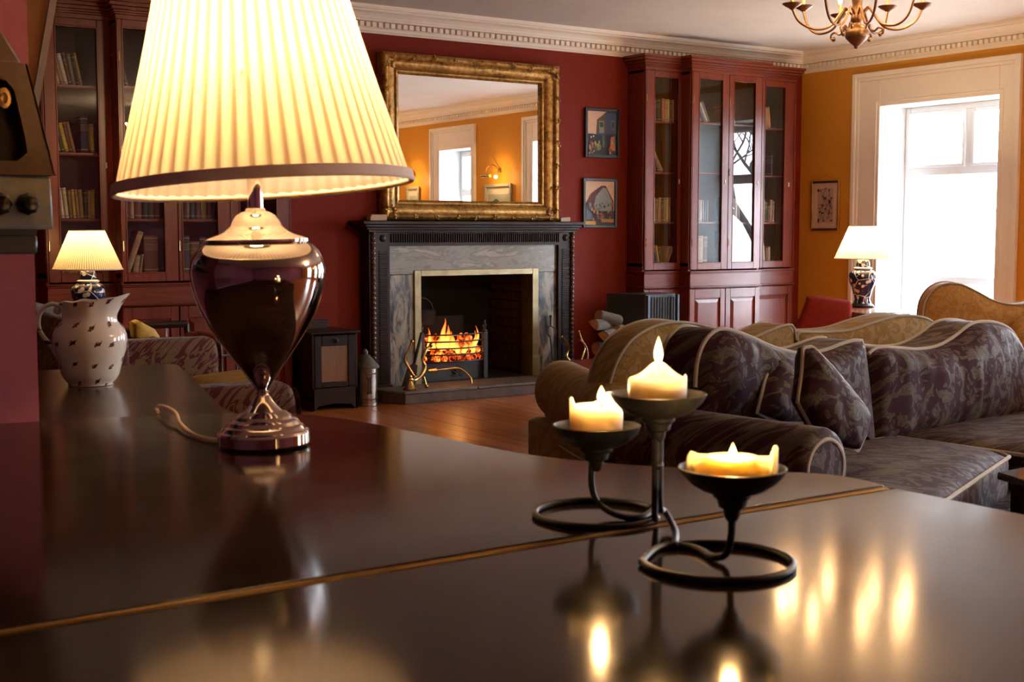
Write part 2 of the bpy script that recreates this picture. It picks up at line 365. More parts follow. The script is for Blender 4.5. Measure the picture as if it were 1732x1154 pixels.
# ================================================================ FIREPLACE
fp = T('fireplace', 'dark carved wooden fireplace with marble slabs around the burning grate', 'fireplace', (5.86, YW, 0))
X0, X1, YF = 4.84, 6.86, 9.24
MB().box(4.735, 6.90, 9.13, YW, 1.405, 1.437).build('mantel_shelf', M_darkX, fp, bevel=.006)
mb = MB()
for dz, dy, dx in ((.0, 0, 0), (-.022, .018, .02), (-.042, .045, .05)): mb.box(4.765+dx, 6.885-dx*.6, 9.15+dy, YW, 1.385+dz, 1.407+dz)
mb.build('shelf_moulding', M_darkX, fp, bevel=.004)
MB().box(X0, 6.87, YF, YW, 1.235, 1.345).box(X0, X0+.185, YF, YW, 0, 1.2348).box(6.70, 6.87, YF, YW, 0, 1.2348).build('surround_board', M_darkX, fp)
mb = MB(); x = 5.035
while x < 6.70: mb.box(x, x+.013, YF-.014, YF+.002, 1.262, 1.335); x += .0215
o = mb.build('frieze_reeding', M_darkX, fp, smooth=False, bevel=.004); o['kind'] = 'stuff'
for xa in (4.925, 6.735):
    mb = MB(); z = .13
    while z < 1.20: mb.box(xa, xa+.075, YF-.012, YF+.002, z, z+.011); z += .0185
    o = mb.build('jamb_reeding', M_darkX, fp, smooth=False, bevel=.003); o['kind'] = 'stuff'
for xa in (4.962, 6.772):   # corner roundels
    MB().lathe([(.030, 0), (.030, .006), (.022, .012), (.010, .016), (0, .018)], (0, 0, 0), 20).v
    q = MB(); q.M = Matrix.Translation((xa, YF+.002, 1.297)) @ Matrix.Rotation(PI/2, 4, 'X'); q.lathe([(.030, 0), (.030, .006), (.022, .012), (.010, .016), (0, .018)], (0, 0, 0), 20).build('roundel', M_dark, fp)
for xa in (4.872, 6.842):   # beaded outer columns
    pr = []; z = .12; k = 0
    while z < 1.33:
        pr += [(.011, z), (.019, z+.008), (.022, z+.019), (.019, z+.030), (.011, z+.038)]; z += .040
    MB().lathe(pr, (xa, YF-.008, 0), 14).build('beaded_column', plain('polished_dark_wood', (.06, .028, .018), (.10, .045, .028), .25, coat=.4), fp)
MB().box(X0-.02, X0+.19, YF-.03, YW, .0, .12).box(6.69, 6.89, YF-.03, YW, 0, .12).build('plinth', M_darkX, fp, bevel=.004)
def marble(name, vert):
    m, t, b = newmat(name); v = mapping(t, (5, 5, 1.4) if vert else (1.2, 5, 6)); w = noise(t, v, 1.6, 8, .65, 1.4)
    w2 = noise(t, mapping(t, (1, 1, .5) if vert else (.5, 1, 1), rot=(0, .3, 0)), 9, 6, .7, 2)
    f = math_(t, 'ADD', math_(t, 'MULTIPLY', w, .75), math_(t, 'MULTIPLY', w2, .25))
    t.links.new(ramp(t, f, [(.36, (.02, .028, .036)), (.44, (.06, .075, .085)), (.51, (.28, .25, .20)), (.60, (.38, .33, .26)), (.72, (.17, .16, .14))] if vert else
                     [(.32, (.12, .12, .11)), (.45, (.24, .22, .18)), (.52, (.13, .12, .085)), (.58, (.32, .28, .23)), (.75, (.22, .20, .18))]), b.inputs['Base Color'])
    b.inputs['Roughness'].default_value = .22; return m
mv, mh = marble('veined_marble', True), marble('streaked_marble', False)
MB().box(5.028, 6.70, YF+.03, YW-.02, 1.002, 1.236).build('marble_lintel', mh, fp, bevel=.002)
MB().box(5.028, 5.27, YF+.034, YW-.02, .09, 1.000).build('marble_jamb', mv, fp, bevel=.002)
MB().box(6.475, 6.70, YF+.034, YW-.02, .09, 1.000).build('marble_jamb', mv, fp, bevel=.002)
q = MB().box(5.262, 5.325, YF+.015, YW+.03, .09, 1.035).box(6.435, 6.498, YF+.015, YW+.03, .09, 1.035).box(5.3252, 6.4348, YF+.015, YW+.03, .985, 1.035)
q.build('brass_trim', plain('aged_brass_trim', (.36, .30, .17), (.22, .18, .10), .35, .8, scale=12), fp, bevel=.003)
# firebox: brick side and back, iron lined
M_soot = plain('sooty_iron', (.003, .003, .003), (.006, .005, .005), .85, scale=9)
M_brick = plain('fire_brick', (.06, .026, .012), (.018, .009, .006), .85, scale=14, bmp=.4)
MB().box(5.24, 5.32, YW, YW+.65, .1, 1.05).box(5.24, 6.56, YW+.60, YW+.66, .1, 1.05).box(5.24, 6.56, YW, YW+.66, 1.05, 1.1).box(6.47, 6.56, YW, YW+.65, .1, 1.05).box(5.24, 6.56, YW-.1, YW+.66, .0, .1).build('firebox', M_soot, fp, smooth=False)
bme = None
for r_ in range(11):
    for k in range(3):
        y = YW+.02+k*.2-(r_ % 2)*.06; z = .12+r_*.078
        if bme is None:
            o = MB(local=True).box(0, .014, 0, .19, 0, .07).build('brick', M_brick, fp, bevel=.003); bme = o.data
        else:
            o = bpy.data.objects.new('brick', bme); COL.objects.link(o); o.parent = fp
        o.location = (6.455-5.86+random.uniform(-.002, .002), max(y, YW+.005)-YW, z)
# hearth of stone slabs with timber front kerb
hs = T('hearth', 'raised stone hearth with dark kerb in front of the fire', 'hearth', (5.9, 9.0, 0))
M_stone = plain('hearth_stone', (.16, .135, .11), (.09, .075, .06), .5, scale=10, bmp=.2)
MB().prism([(4.84, 9.24), (4.84, 9.02), (4.945, 8.86), (5.62, 8.86), (5.60, 9.24)], (0, 0, 0), (1, 0, 0), (0, 1, 0), (0, 0, 1), .078, .1).build('stone_slab', M_stone, hs, bevel=.003)
MB().prism([(5.605, 9.24), (5.625, 8.86), (6.78, 8.86), (6.89, 9.02), (6.89, 9.24)], (0, 0, 0), (1, 0, 0), (0, 1, 0), (0, 0, 1), .078, .099).build('stone_slab', M_stone, hs, bevel=.003)
MB().box(5.26, 6.5, 9.24, 9.40, .06, .098).build('inner_hearth', M_stone, hs)
kb = plain('kerb_stone', (.10, .05, .03), (.04, .022, .015), .5, scale=16, bmp=.2)
MB().prism([(4.83, 9.24), (4.83, 9.01), (4.94, 8.845), (6.79, 8.845), (6.90, 9.01), (6.90, 9.24), (6.86, 9.24), (6.86, 9.03), (6.77, 8.88), (4.96, 8.88), (4.87, 9.03), (4.87, 9.24)], (0, 0, 0), (1, 0, 0), (0, 1, 0), (0, 0, 1), 0, .077).build('kerb', kb, hs, smooth=False, bevel=.003)
# grate basket
g = T('fire_grate', 'black iron fire basket with curved bars holding burning coals', 'grate', (5.70, 9.33, .1))
def bowy(x, amp=.10): return 9.36-amp*(1-((x-5.69)/.31)**2)
def bar(z, r, amp=.10, x0=5.40, x1=5.98): return [(x0+(x1-x0)*k/12, bowy(x0+(x1-x0)*k/12, amp), z) for k in range(13)]
for z in (.49, .432, .375): MB().tube(bar(z, .006), .0065).build('bar', M_black, g)
for z in (.322, .262): MB().tube(bar(z, .006), .007).build('rail', M_black, g)
mb = MB()
for k in range(29):
    x = 5.405+k*.0203; y = bowy(x)
    for sg in (-1, 1): mb.tube([(x-.01*sg, y, .265), (x+.01*sg, y, .318)], .0022, n=4)
o = mb.build('pierced_fret', M_black, g); o['kind'] = 'stuff'
for x in (5.375, 6.0):
    mb = MB().box(x-.022, x+.022, 9.33, 9.37, .1, .50)
    mb.lathe([(.02, .50), (.024, .51), (.010, .525), (.018, .545), (.018, .56), (.006, .575), (.012, .59), (0, .60)], (x, 9.35, 0), 12)
    mb.build('upright', M_black, g, bevel=.003)
MB().box(5.38, 6.0, 9.37, 9.385, .1, .262).build('ash_front', M_black, g)
mb = MB()
for k in range(7):
    a = PI*k/6; mb.tube([(5.74, 9.362, .14), (5.74+math.cos(a)*.03, 9.36, .14+math.sin(a)*.04), (5.74+math.cos(a)*.075, 9.362, .14+math.sin(a)*.085)], [.003, .011, .002], n=6)
mb.build('shell_ornament', M_black, g)
MB().box(5.36, 6.02, 9.40, 9.72, .25, .262).box(5.36, 6.02, 9.72, 9.735, .1, .62).build('basket_floor', M_soot, g)
MB().tube([(5.10, 9.20, .48), (5.16, 9.22, .40)], .012).v
# coals and flames
m, t, b = newmat('glowing_coal'); n = noise(t, mapping(t), 17, 4, .6)
t.links.new(ramp(t, n, [(.4, (.02, .012, .01)), (.6, (.10, .05, .03))]), b.inputs['Base Color'])
t.links.new(ramp(t, n, [(.44, (.0, .0, .0)), (.52, (.6, .03, .0)), (.60, (1, .16, .02)), (.72, (1, .5, .14))]), b.inputs['Emission Color'])
oi = N(t, 'ObjectInfo'); t.links.new(math_(t, 'MULTIPLY_ADD', oi.outputs['Random'], 3.6, .15), b.inputs['Emission Strength']); b.inputs['Roughness'].default_value = .8; M_coal = m
import bmesh
coal_me = []
for k in range(3):
    bm = bmesh.new(); bmesh.ops.create_icosphere(bm, subdivisions=2, radius=.034)
    for v_ in bm.verts: v_.co *= random.uniform(.78, 1.15); v_.co.z *= .8
    me = bpy.data.meshes.new('coal'); bm.to_mesh(me); bm.free(); me.materials.append(M_coal); coal_me.append(me)
fire = T('coal_fire', 'burning coals and orange flames in the iron basket', 'fire', (5.7, 9.5, .262))
for k in range(46):
    o = bpy.data.objects.new('coal', random.choice(coal_me)); COL.objects.link(o); o.parent = fire
    r_ = k % 4; x = 5.43+.052*((k//4) % 11)+random.uniform(-.012, .012)
    y = bowy(x)+.045+.06*random.random() if r_ < 2 else 9.40+.2*random.random()
    o.location = (x-5.7, y-9.5, .03+.05*r_+random.uniform(-.012, .012)); s_ = random.uniform(.8, 1.25); o.scale = (s_, s_, s_)
    o.rotation_euler = (random.random()*6, random.random()*6, random.random()*6)
m = bpy.data.materials.new('flame'); m.use_nodes = True; t = m.node_tree; t.nodes.clear()
out = N(t, 'OutputMaterial'); mx = N(t, 'MixShader'); tr = N(t, 'BsdfTransparent'); em = N(t, 'Emission'); lw = N(t, 'LayerWeight'); lw.inputs[0].default_value = .5
uvn = N(t, 'TexCoord'); s = N(t, 'SeparateXYZ'); t.links.new(uvn.outputs['Generated'], s.inputs[0])
t.links.new(ramp(t, s.outputs[2], [(0, (1, .42, .07)), (.45, (1, .34, .05)), (.8, (1, .16, .02)), (1, (.8, .06, .0))]), em.inputs[0]); em.inputs[1].default_value = 2.6
fac = math_(t, 'MULTIPLY', math_(t, 'POWER', math_(t, 'SUBTRACT', 1, lw.outputs['Facing']), 1.3), math_(t, 'SUBTRACT', 1.05, math_(t, 'MULTIPLY', s.outputs[2], .65)), clamp=True)
t.links.new(fac, mx.inputs[0]); t.links.new(tr.outputs[0], mx.inputs[1]); t.links.new(em.outputs[0], mx.inputs[2]); t.links.new(mx.outputs[0], out.inputs[0]); M_flame = m
for fx, fz, fh, fr in ((5.46, .36, .19, .018), (5.49, .34, .14, .02), (5.58, .36, .27, .026), (5.61, .37, .20, .03), (5.65, .36, .16, .028), (5.55, .36, .12, .03), (5.70, .34, .12, .03), (5.78, .33, .10, .03), (5.90, .34, .17, .018), (5.93, .37, .18, .013), (5.87, .33, .1, .03)):
    y = bowy(fx)+.05; pts = []; rr = []
    for k in range(9):
        u_ = k/8; pts.append((fx+.012*math.sin(u_*5+fx*40)+random.uniform(-.003, .003), y+.01*math.sin(u_*4+fx*9), fz+fh*u_)); rr.append(max(.0015, fr*(math.sin(PI*min(1, u_*.75+.25))**.8)*(1-u_**2*.5)))
    MB().tube(pts, rr, n=10).build('flame', M_flame, fire)
point('fire_glow', (5.68, 9.28, .45), 1.6, (1, .42, .12), .07)
# kettle crane / pot behind the flames
q = T('fire_pot', 'sooty iron pot hanging at the back of the fireplace opening', 'pot', (5.62, 9.78, .55))
MB().lathe([(.10, 0), (.125, .03), (.13, .14), (.12, .16)], (5.62, 9.78, .52), 24).build('body', M_soot, q)
MB().tube([(5.62+.12*math.cos(a*PI/10), 9.78, .68+.10*math.sin(a*PI/10)) for a in range(11)], .005).build('handle', plain('worn_iron', (.10, .07, .05), None, .5), q)
# brass fire dog with shovel and tongs resting on it
def dog(name, label, x, y, flip, items):
    d = T(name, label, 'fire dog', (x, y, .1)); f_ = flip
    MB().lathe([(.055, 0), (.058, .008), (.045, .018), (.032, .05), (.018, .072), (.022, .08), (.012, .09)], (x, y, .1), 20).build('foot', M_brass, d)
    P = smooth_path([(x, y, .185), (x+.05*f_, y+.02, .17), (x+.13*f_, y+.05, .20), (x+.18*f_, y+.07, .27), (x+.155*f_, y+.07, .33), (x+.185*f_, y+.07, .40), (x+.225*f_, y+.07, .43)], 6)
    MB().tube(P, [.014+.004*math.sin(k*.5) for k in range(len(P))]).build('scroll_arm', M_brass, d)
    for c_, r_ in (((x+.235*f_, y+.07, .44), .017), ((x, y, .205), .02), ((x+.05*f_, y+.01, .20), .013)): MB().ball(c_, r_).build('ball_finial', M_brass, d)
    P = smooth_path([(x+.06*f_, y+.03, .20), (x+.02*f_, y+.05, .27), (x-.01*f_, y+.06, .34), (x+.03*f_, y+.06, .42), (x+.05*f_, y+.06, .47)], 6)
    MB().tube(P, .010).ball((x+.055*f_, y+.06, .48), .016).build('back_scroll', M_brass, d)
    P = smooth_path([(x+.20*f_, y+.06, .235), (x+.27*f_, y+.06, .235), (x+.36*f_, y+.05, .24), (x+.48*f_, y+.03, .24), (x+.56*f_, y-.0, .17), (x+.57*f_, y-.01, .115)], 6)
    if items: MB().tube(P, .009).tube([(x+.2*f_, y+.06, .235), (x+.27*f_, y+.06, .235)], [.014, .026]).build('rail', M_brass, d)
    MB().tube([(x+.15*f_, y+.04, .19), (x+.16*f_, y+.02, .12)], .009).ball((x+.16*f_, y+.015, .116), .016).build('hind_foot', M_brass, d)
    return d
p = aty(686, 660, 8.93)
dog('fire_dog', 'curled brass fire dog at the left corner of the hearth', 5.04, 8.95, 1, 1)
dog('fire_dog', 'curled brass fire dog at the right of the hearth by the tongs', 6.86, 9.02, -1, 0)
q = T('fire_shovel', 'black iron fire shovel leaning on the left fire dog', 'shovel', (5.12, 9.1, .1))
MB().tube([(5.16, 9.15, .16), (5.27, 9.16, .53)], .013).build('handle', M_black, q)
MB().prism([(-.06, -.09), (.06, -.09), (.045, .07), (0, .10), (-.045, .07)], (5.13, 9.10, .20), Vector((.9, -.3, .2)).normalized(), Vector((.35, .2, .9)).normalized(), Vector((-.2, -.9, .2)).normalized(), 0, .012).build('blade', M_black, q, bevel=.004)
q = T('fire_tongs', 'black iron tongs standing against the right marble jamb', 'tongs', (6.62, 9.2, .1))
bx = 6.615
MB().tube([(bx, 9.24, .52), (bx, 9.24, .60)], .008).ball((bx, 9.24, .61), .013).build('handle', M_black, q)
for sg in (-1, 1):
    MB().tube(smooth_path([(bx, 9.24, .53), (bx+.045*sg, 9.23, .50), (bx+.045*sg, 9.22, .46), (bx+.025*sg, 9.2, .40), (bx+.022*sg, 9.17, .11)], 5), .006).build('arm', M_black, q)
# ================================================================ GILT MIRROR
mr = T('mirror', 'large gilt framed mirror standing on the mantel shelf', 'mirror', (5.87, 9.3, 1.46))
m, t, b = newmat('worn_gilt'); v = mapping(t); n = noise(t, v, 30, 6, .7); n2 = noise(t, v, 6, 3)
f = math_(t, 'ADD', math_(t, 'MULTIPLY', n, .7), math_(t, 'MULTIPLY', n2, .4))
t.links.new(ramp(t, f, [(.38, (.05, .025, .01)), (.5, (.30, .16, .04)), (.62, (.52, .31, .09)), (.8, (.62, .45, .22))]), b.inputs['Base Color'])
b.inputs['Metallic'].default_value = .75; b.inputs['Roughness'].default_value = .38; bump(t, b, n, .7, .004); M_gilt = m
ox0, ox1, oz0, oz1 = 5.0, 6.747, 1.442, 2.785; gx0, gx1, gz0, gz1 = 5.183, 6.545, 1.618, 2.625
FP = [(0, 0), (0, .085), (.012, .10), (.030, .108), (.048, .10), (.055, .085), (.062, .078), (.075, .082), (.10, .075), (.125, .058), (.135, .045), (.14, .052), (.150, .055), (.160, .050), (.168, .035), (.183, .028), (.183, 0)]
def framed(profile, x0, x1, z0, z1, wd_, yb, mat, parent, name='frame', mk='frame'):
    cs = [(x0, z0, 1, 1), (x1, z0, -1, 1), (x1, z1, -1, -1), (x0, z1, 1, -1)]
    for i in range(4):
        a, c = cs[i], cs[(i+1) % 4]; vs = []
        for (cx, cz, sx, sz) in (a, c):
            for (w_, h_) in profile: vs.append((cx+sx*w_*wd_[0], yb-h_, cz+sz*w_*wd_[1]))
        n_ = len(profile); fs = [(k, k+1, n_+k+1, n_+k) for k in range(n_-1)]
        MB().add(vs, fs).build(name, mat, parent, ang=50)
framed(FP, ox0, ox1, oz0, oz1, (1, .93), 9.385, M_gilt, mr, 'frame_rail')
mb = MB()   # ribbon-wrapped leaf clumps along the outer moulding
for (x0, z0, x1, z1) in ((ox0, oz1-.03, ox1, oz1-.03), (ox0, oz0+.028, ox1, oz0+.028), (ox0+.03, oz0, ox0+.03, oz1), (ox1-.03, oz0, ox1-.03, oz1)):
    nn = 9 if z0 == z1 else 7
    for k in range(nn):
        u_ = (k+.5)/nn; x = x0+(x1-x0)*u_; z = z0+(z1-z0)*u_
        for j in range(5): mb.ball((x+random.uniform(-.022, .022), 9.275+random.uniform(-.006, .004), z+random.uniform(-.018, .018)), random.uniform(.007, .014), n=6)
o = mb.build('carved_leaves', M_gilt, mr); o['kind'] = 'stuff'
for cx, cz in ((ox0+.075, oz0+.07), (ox1-.075, oz0+.07), (ox1-.075, oz1-.07), (ox0+.075, oz1-.07)):
    mb = MB()
    for j in range(16): mb.ball((cx+random.uniform(-.05, .05), 9.305+random.uniform(-.012, .006), cz+random.uniform(-.05, .05)), random.uniform(.010, .02), (1, .7, 1), 7)
    mb.build('corner_ornament', M_gilt, mr)
mm, t, b = newmat('mirror_glass'); b.inputs['Metallic'].default_value = 1; b.inputs['Roughness'].default_value = .005; b.inputs['Base Color'].default_value = (.86, .88, .88, 1)
MB().box(gx0-.01, gx1+.01, 9.355, 9.362, gz0-.01, gz1+.01).build('mirror_glass', mm, mr, smooth=False)
MB().box(gx0-.02, gx1+.02, 9.362, 9.385, gz0-.02, gz1+.02).build('backboard', M_dark, mr)
M_pale = plain('pale_wood', (.55, .38, .24), (.45, .30, .18), .6)
for i, (x0, x1, lb) in enumerate(((4.87, 5.02, 'pale wooden block on the mantel left of the gilt mirror'), (6.745, 6.85, 'pale wooden block on the mantel right of the gilt mirror'))):
    z = 1.437
    tag(MB().prism([(x0, 0), (x1, 0), (x1, .05-.01*i), (x0+.015, .05-.014*i), (x0, .03)], (0, 0, z), (1, 0, 0), (0, 0, 1), (0, 1, 0), 9.27, 9.34).build('wooden_block', M_pale, bevel=.003), lb, 'block')
# ================================================================ FRAMED PICTURES
M_fblack = plain('black_frame_wood', (.008, .014, .014), None, .4)
def flat(name, polys, P, mats, parent):
    mb = MB()
    for i, (poly, mi) in enumerate(polys):
        mb.add([P(a, c, .0006*(i+1)) for a, c in poly], [tuple(range(len(poly)))], mi)
    return mb.build(name, mats, parent, smooth=False)
def pm(c, n='paint'):
    k = n+'_%d_%d_%d' % tuple(int(x*255) for x in c)
    return plain(k, c, tuple(x*.7 for x in c), .6, scale=45, dist=1)
def circ(x, z, r, n=8, sx=1.0): return [(x+r*sx*math.cos(2*PI*k/n), z+r*math.sin(2*PI*k/n)) for k in range(n)]
def hung(label, pts, art, name='framed_painting'):
    x0, x1, z0, z1 = pts; r = T(name, label, 'painting', ((x0+x1)/2, YW, z0))
    for bx in ((x0, x0+.026, z0, z1), (x1-.026, x1, z0, z1), (x0+.026, x1-.026, z0, z0+.026), (x0+.026, x1-.026, z1-.026, z1)):
        MB().box(bx[0], bx[1], YW-.03, YW-.004, bx[2], bx[3]).build('frame_rail', M_fblack, r, bevel=.003)
    w_, h_ = x1-x0-.052, z1-z0-.052
    def P(a, c, d): return (x0+.026+a*w_, YW-.016-d, z0+.026+c*h_)
    MB().box(x0+.02, x1-.02, YW-.014, YW-.004, z0+.02, z1-.02).build('backing', M_fblack, r)
    cols = []; polys = []
    for poly, c in art:
        if c not in cols: cols.append(c)
        polys.append((poly, cols.index(c)))
    flat('painted_canvas', polys, P, [pm(c) for c in cols], r)
R4 = lambda a, c, d, e: [(a, d), (c, d), (c, e), (a, e)]
SKYC = (.80, .52, .36); rnd = random.Random(4)
bits = lambda n, x0, x1, z0, z1, cs, r0=.02, r1=.05: [(circ(rnd.uniform(x0, x1), rnd.uniform(z0, z1), rnd.uniform(r0, r1), 6, .8), rnd.choice(cs)) for _ in range(n)]
CR = [(.45, .14, .04), (.10, .12, .16), (.35, .28, .08), (.05, .05, .06), (.50, .30, .16), (.12, .18, .28), (.28, .05, .03)]
hung('black framed street painting with dark house, upper of two right of the mirror', (7.085, 7.47, 2.015, 2.455),
     [(R4(0, 1, 0, 1), (.03, .04, .06)), ([(0, .48), (0, 1), (.66, 1), (.33, .80), (.30, .47), (.2, .48)], SKYC), ([(.30, .48), (.34, .82), (.62, .95), (.62, .48)], (.12, .11, .03)), ([(.62, .48), (.62, .96), (1, .96), (1, .5)], (.05, .07, .16)),
      (R4(.40, .56, .50, .78), (.30, .30, .28)), (R4(.42, .54, .64, .75), (.05, .05, .06)), (R4(.80, .93, .58, .80), (.14, .14, .05)), (R4(.83, .90, .62, .76), (.02, .03, .06)), (R4(.30, .62, .45, .5), (.07, .07, .15)),
      (R4(.50, .58, .18, .45), (.08, .15, .12)), ([(.75, .1), (.80, .42), (.92, .44), (.95, .1)], (.60, .18, .04)), (circ(.38, .18, .09, 8), (.20, .24, .03)), (circ(.12, .40, .025), (.7, .6, .4)), (circ(.2, .42, .025), (.7, .6, .4))]+bits(22, .03, .4, .03, .3, CR)+bits(8, .7, .97, .03, .35, CR))
hung('black framed painting of a peaked cottage and crowd, lower of the two', (7.065, 7.45, 1.385, 1.83),
     [(R4(0, 1, 0, 1), (.82, .56, .36)), ([(.02, .50), (.2, .72), (.55, .90), (.7, .90), (.97, .55), (.97, .3), (.02, .3)], (.12, .03, .03)), ([(.30, .45), (.36, .65), (.60, .86), (.72, .84), (.92, .55), (.9, .3), (.35, .3)], (.30, .36, .34)),
      (R4(0, 1, 0, .32), (.05, .03, .03)), (R4(0, .36, 0, .09), (.70, .45, .10)), (R4(.55, .98, .06, .14), (.50, .26, .07)), (circ(.52, .2, .08, 8, 1.6), (.30, .14, .08)), ([(.03, .12), (.05, .48), (.2, .5), (.25, .12)], (.12, .18, .25))]+bits(34, .05, .95, .12, .5, CR))
# botanical print on the yellow wall
M_gold = plain('gold_frame', (.60, .38, .10), (.45, .27, .06), .3, .8)
r = T('botanical_print', 'small gilt framed botanical print of flower stems on ochre wall', 'print', (XW, 9.04, 1.36))
y0, y1, z0, z1 = 8.857, 9.225, 1.362, 1.852
for k, bx in enumerate(((y0, y0+.022, z0, z1), (y1-.022, y1, z0, z1), (y0+.022, y1-.022, z0, z0+.022), (y0+.022, y1-.022, z1-.022, z1))):
    MB().box(XW-.024, XW-.004, *bx).build('frame_rail', M_gold if k < 2 else plain('dark_bronze_frame', (.07, .04, .02), None, .4), r, bevel=.003)
MB().box(XW-.012, XW-.004, y0+.01, y1-.01, z0+.01, z1-.01).build('mount_card', plain('pink_card', (.66, .46, .38), (.62, .42, .34), .8), r)
P = lambda a, c, d: (XW-.013-d, y1-.022-a*(y1-y0-.044), z0+.022+c*(z1-z0-.044))
ink = (.03, .03, .03); polys = [(R4(.2, .82, .12, .88), 1)]
rn = random.Random(2)
for sx, a0, a1 in ((.3, .16, .5), (.4, .14, .8), (.5, .15, .85), (.62, .2, .6), (.73, .14, .8), (.78, .3, .55)):
    k0 = None; n_ = 9; pts = [(sx+.05*math.sin(q*1.1+sx*20), a0+(a1-a0)*q/(n_-1)) for q in range(n_)]
    polys.append((pts+[(a+.012, c) for a, c in pts[::-1]], 0))
    for (a, c) in pts[::2]:
        s = rn.uniform(.02, .045); d = rn.choice((-1, 1)); polys.append(([(a, c), (a+d*s*1.5, c+s*.5), (a+d*s*2, c+s*1.3), (a+d*s*.3, c+s)], rn.choice((0, 0, 2))))
polys += [(circ(.74, .58, .055, 9, .8), 3), (circ(.58, .66, .04, 8), 2), (circ(.28, .84, .035, 8), 0), (circ(.3, .15, .03, 8), 3), (circ(.72, .84, .03, 8), 2)]
flat('flower_drawing', polys, P, [pm(ink), pm((.56, .38, .30)), pm((.16, .11, .10)), pm((.12, .01, .05))], r)
MB().tube([(XW-.003, 9.16, 1.85), (XW-.003, 9.03, 1.92), (XW-.003, 8.92, 1.85)], .0012, n=4).build('hanging_cord', M_gold, r)
# pictures with brass picture lights farther along the yellow wall (seen in the mirror)
for (py0, py1, z0, z1, lb) in ((3.43, 4.09, 1.55, 2.0, 'white framed landscape under brass picture light, mirrored in the gilt mirror'), (1.22, 1.60, 1.5, 2.03, 'small framed picture under a picture light, mirrored at left of mirror')):
    r = T('framed_landscape', lb, 'painting', (XW, (py0+py1)/2, z0))
    for bx in ((py0, py0+.04, z0, z1), (py1-.04, py1, z0, z1), (py0+.04, py1-.04, z0, z0+.04), (py0+.04, py1-.04, z1-.04, z1)):
        MB().box(XW-.035, XW-.004, *bx).build('frame_rail', plain('silver_gilt', (.45, .40, .30), None, .4, .3), r, bevel=.004)
    MB().box(XW-.016, XW-.004, py0+.03, py1-.03, z0+.03, z1-.03).build('mount_card', plain('cream_card', (.62, .58, .46), None, .8), r)
    w_ = py1-py0-.16; h_ = z1-z0-.2
    P = lambda a, c, d: (XW-.017-d, py1-.08-a*w_, z0+.06+c*h_)
    flat('landscape', [(R4(0, 1, 0, 1), 0), (R4(0, 1, 0, .3), 1), (circ(.6, .5, .25, 10, .7), 2), (circ(.3, .35, .2, 9), 2), (circ(.85, .3, .2, 9), 1)], P, [pm((.40, .42, .34)), pm((.12, .14, .06)), pm((.05, .10, .03))], r)
    yc = (py0+py1)/2; l = T('picture_light', 'brass picture light on ochre wall above the '+('white framed landscape' if py0 > 2 else 'small framed picture'), 'lamp', (XW, yc, z1+.1))
    MB().tube([(XW-.13, yc-.24, z1+.11), (XW-.13, yc-.02, z1+.11)], .024, n=12).build('lamp_hood', M_brass, l)
    MB().tube(smooth_path([(XW-.13, yc-.13, z1+.12), (XW-.12, yc-.12, z1+.22), (XW-.06, yc-.05, z1+.26), (XW-.01, yc+.04, z1+.17)], 6), .006).build('swan_arm', M_brass, l)
    MB().lathe([(.02, 0), (.022, .03), (0, .05)], (XW-.025, yc+.04, z1+.15), 12).build('wall_mount', M_brass, l)
    point('picture_bulb', (XW-.12, yc+.10, z1+.09), 9, (1, .62, .25), .02)
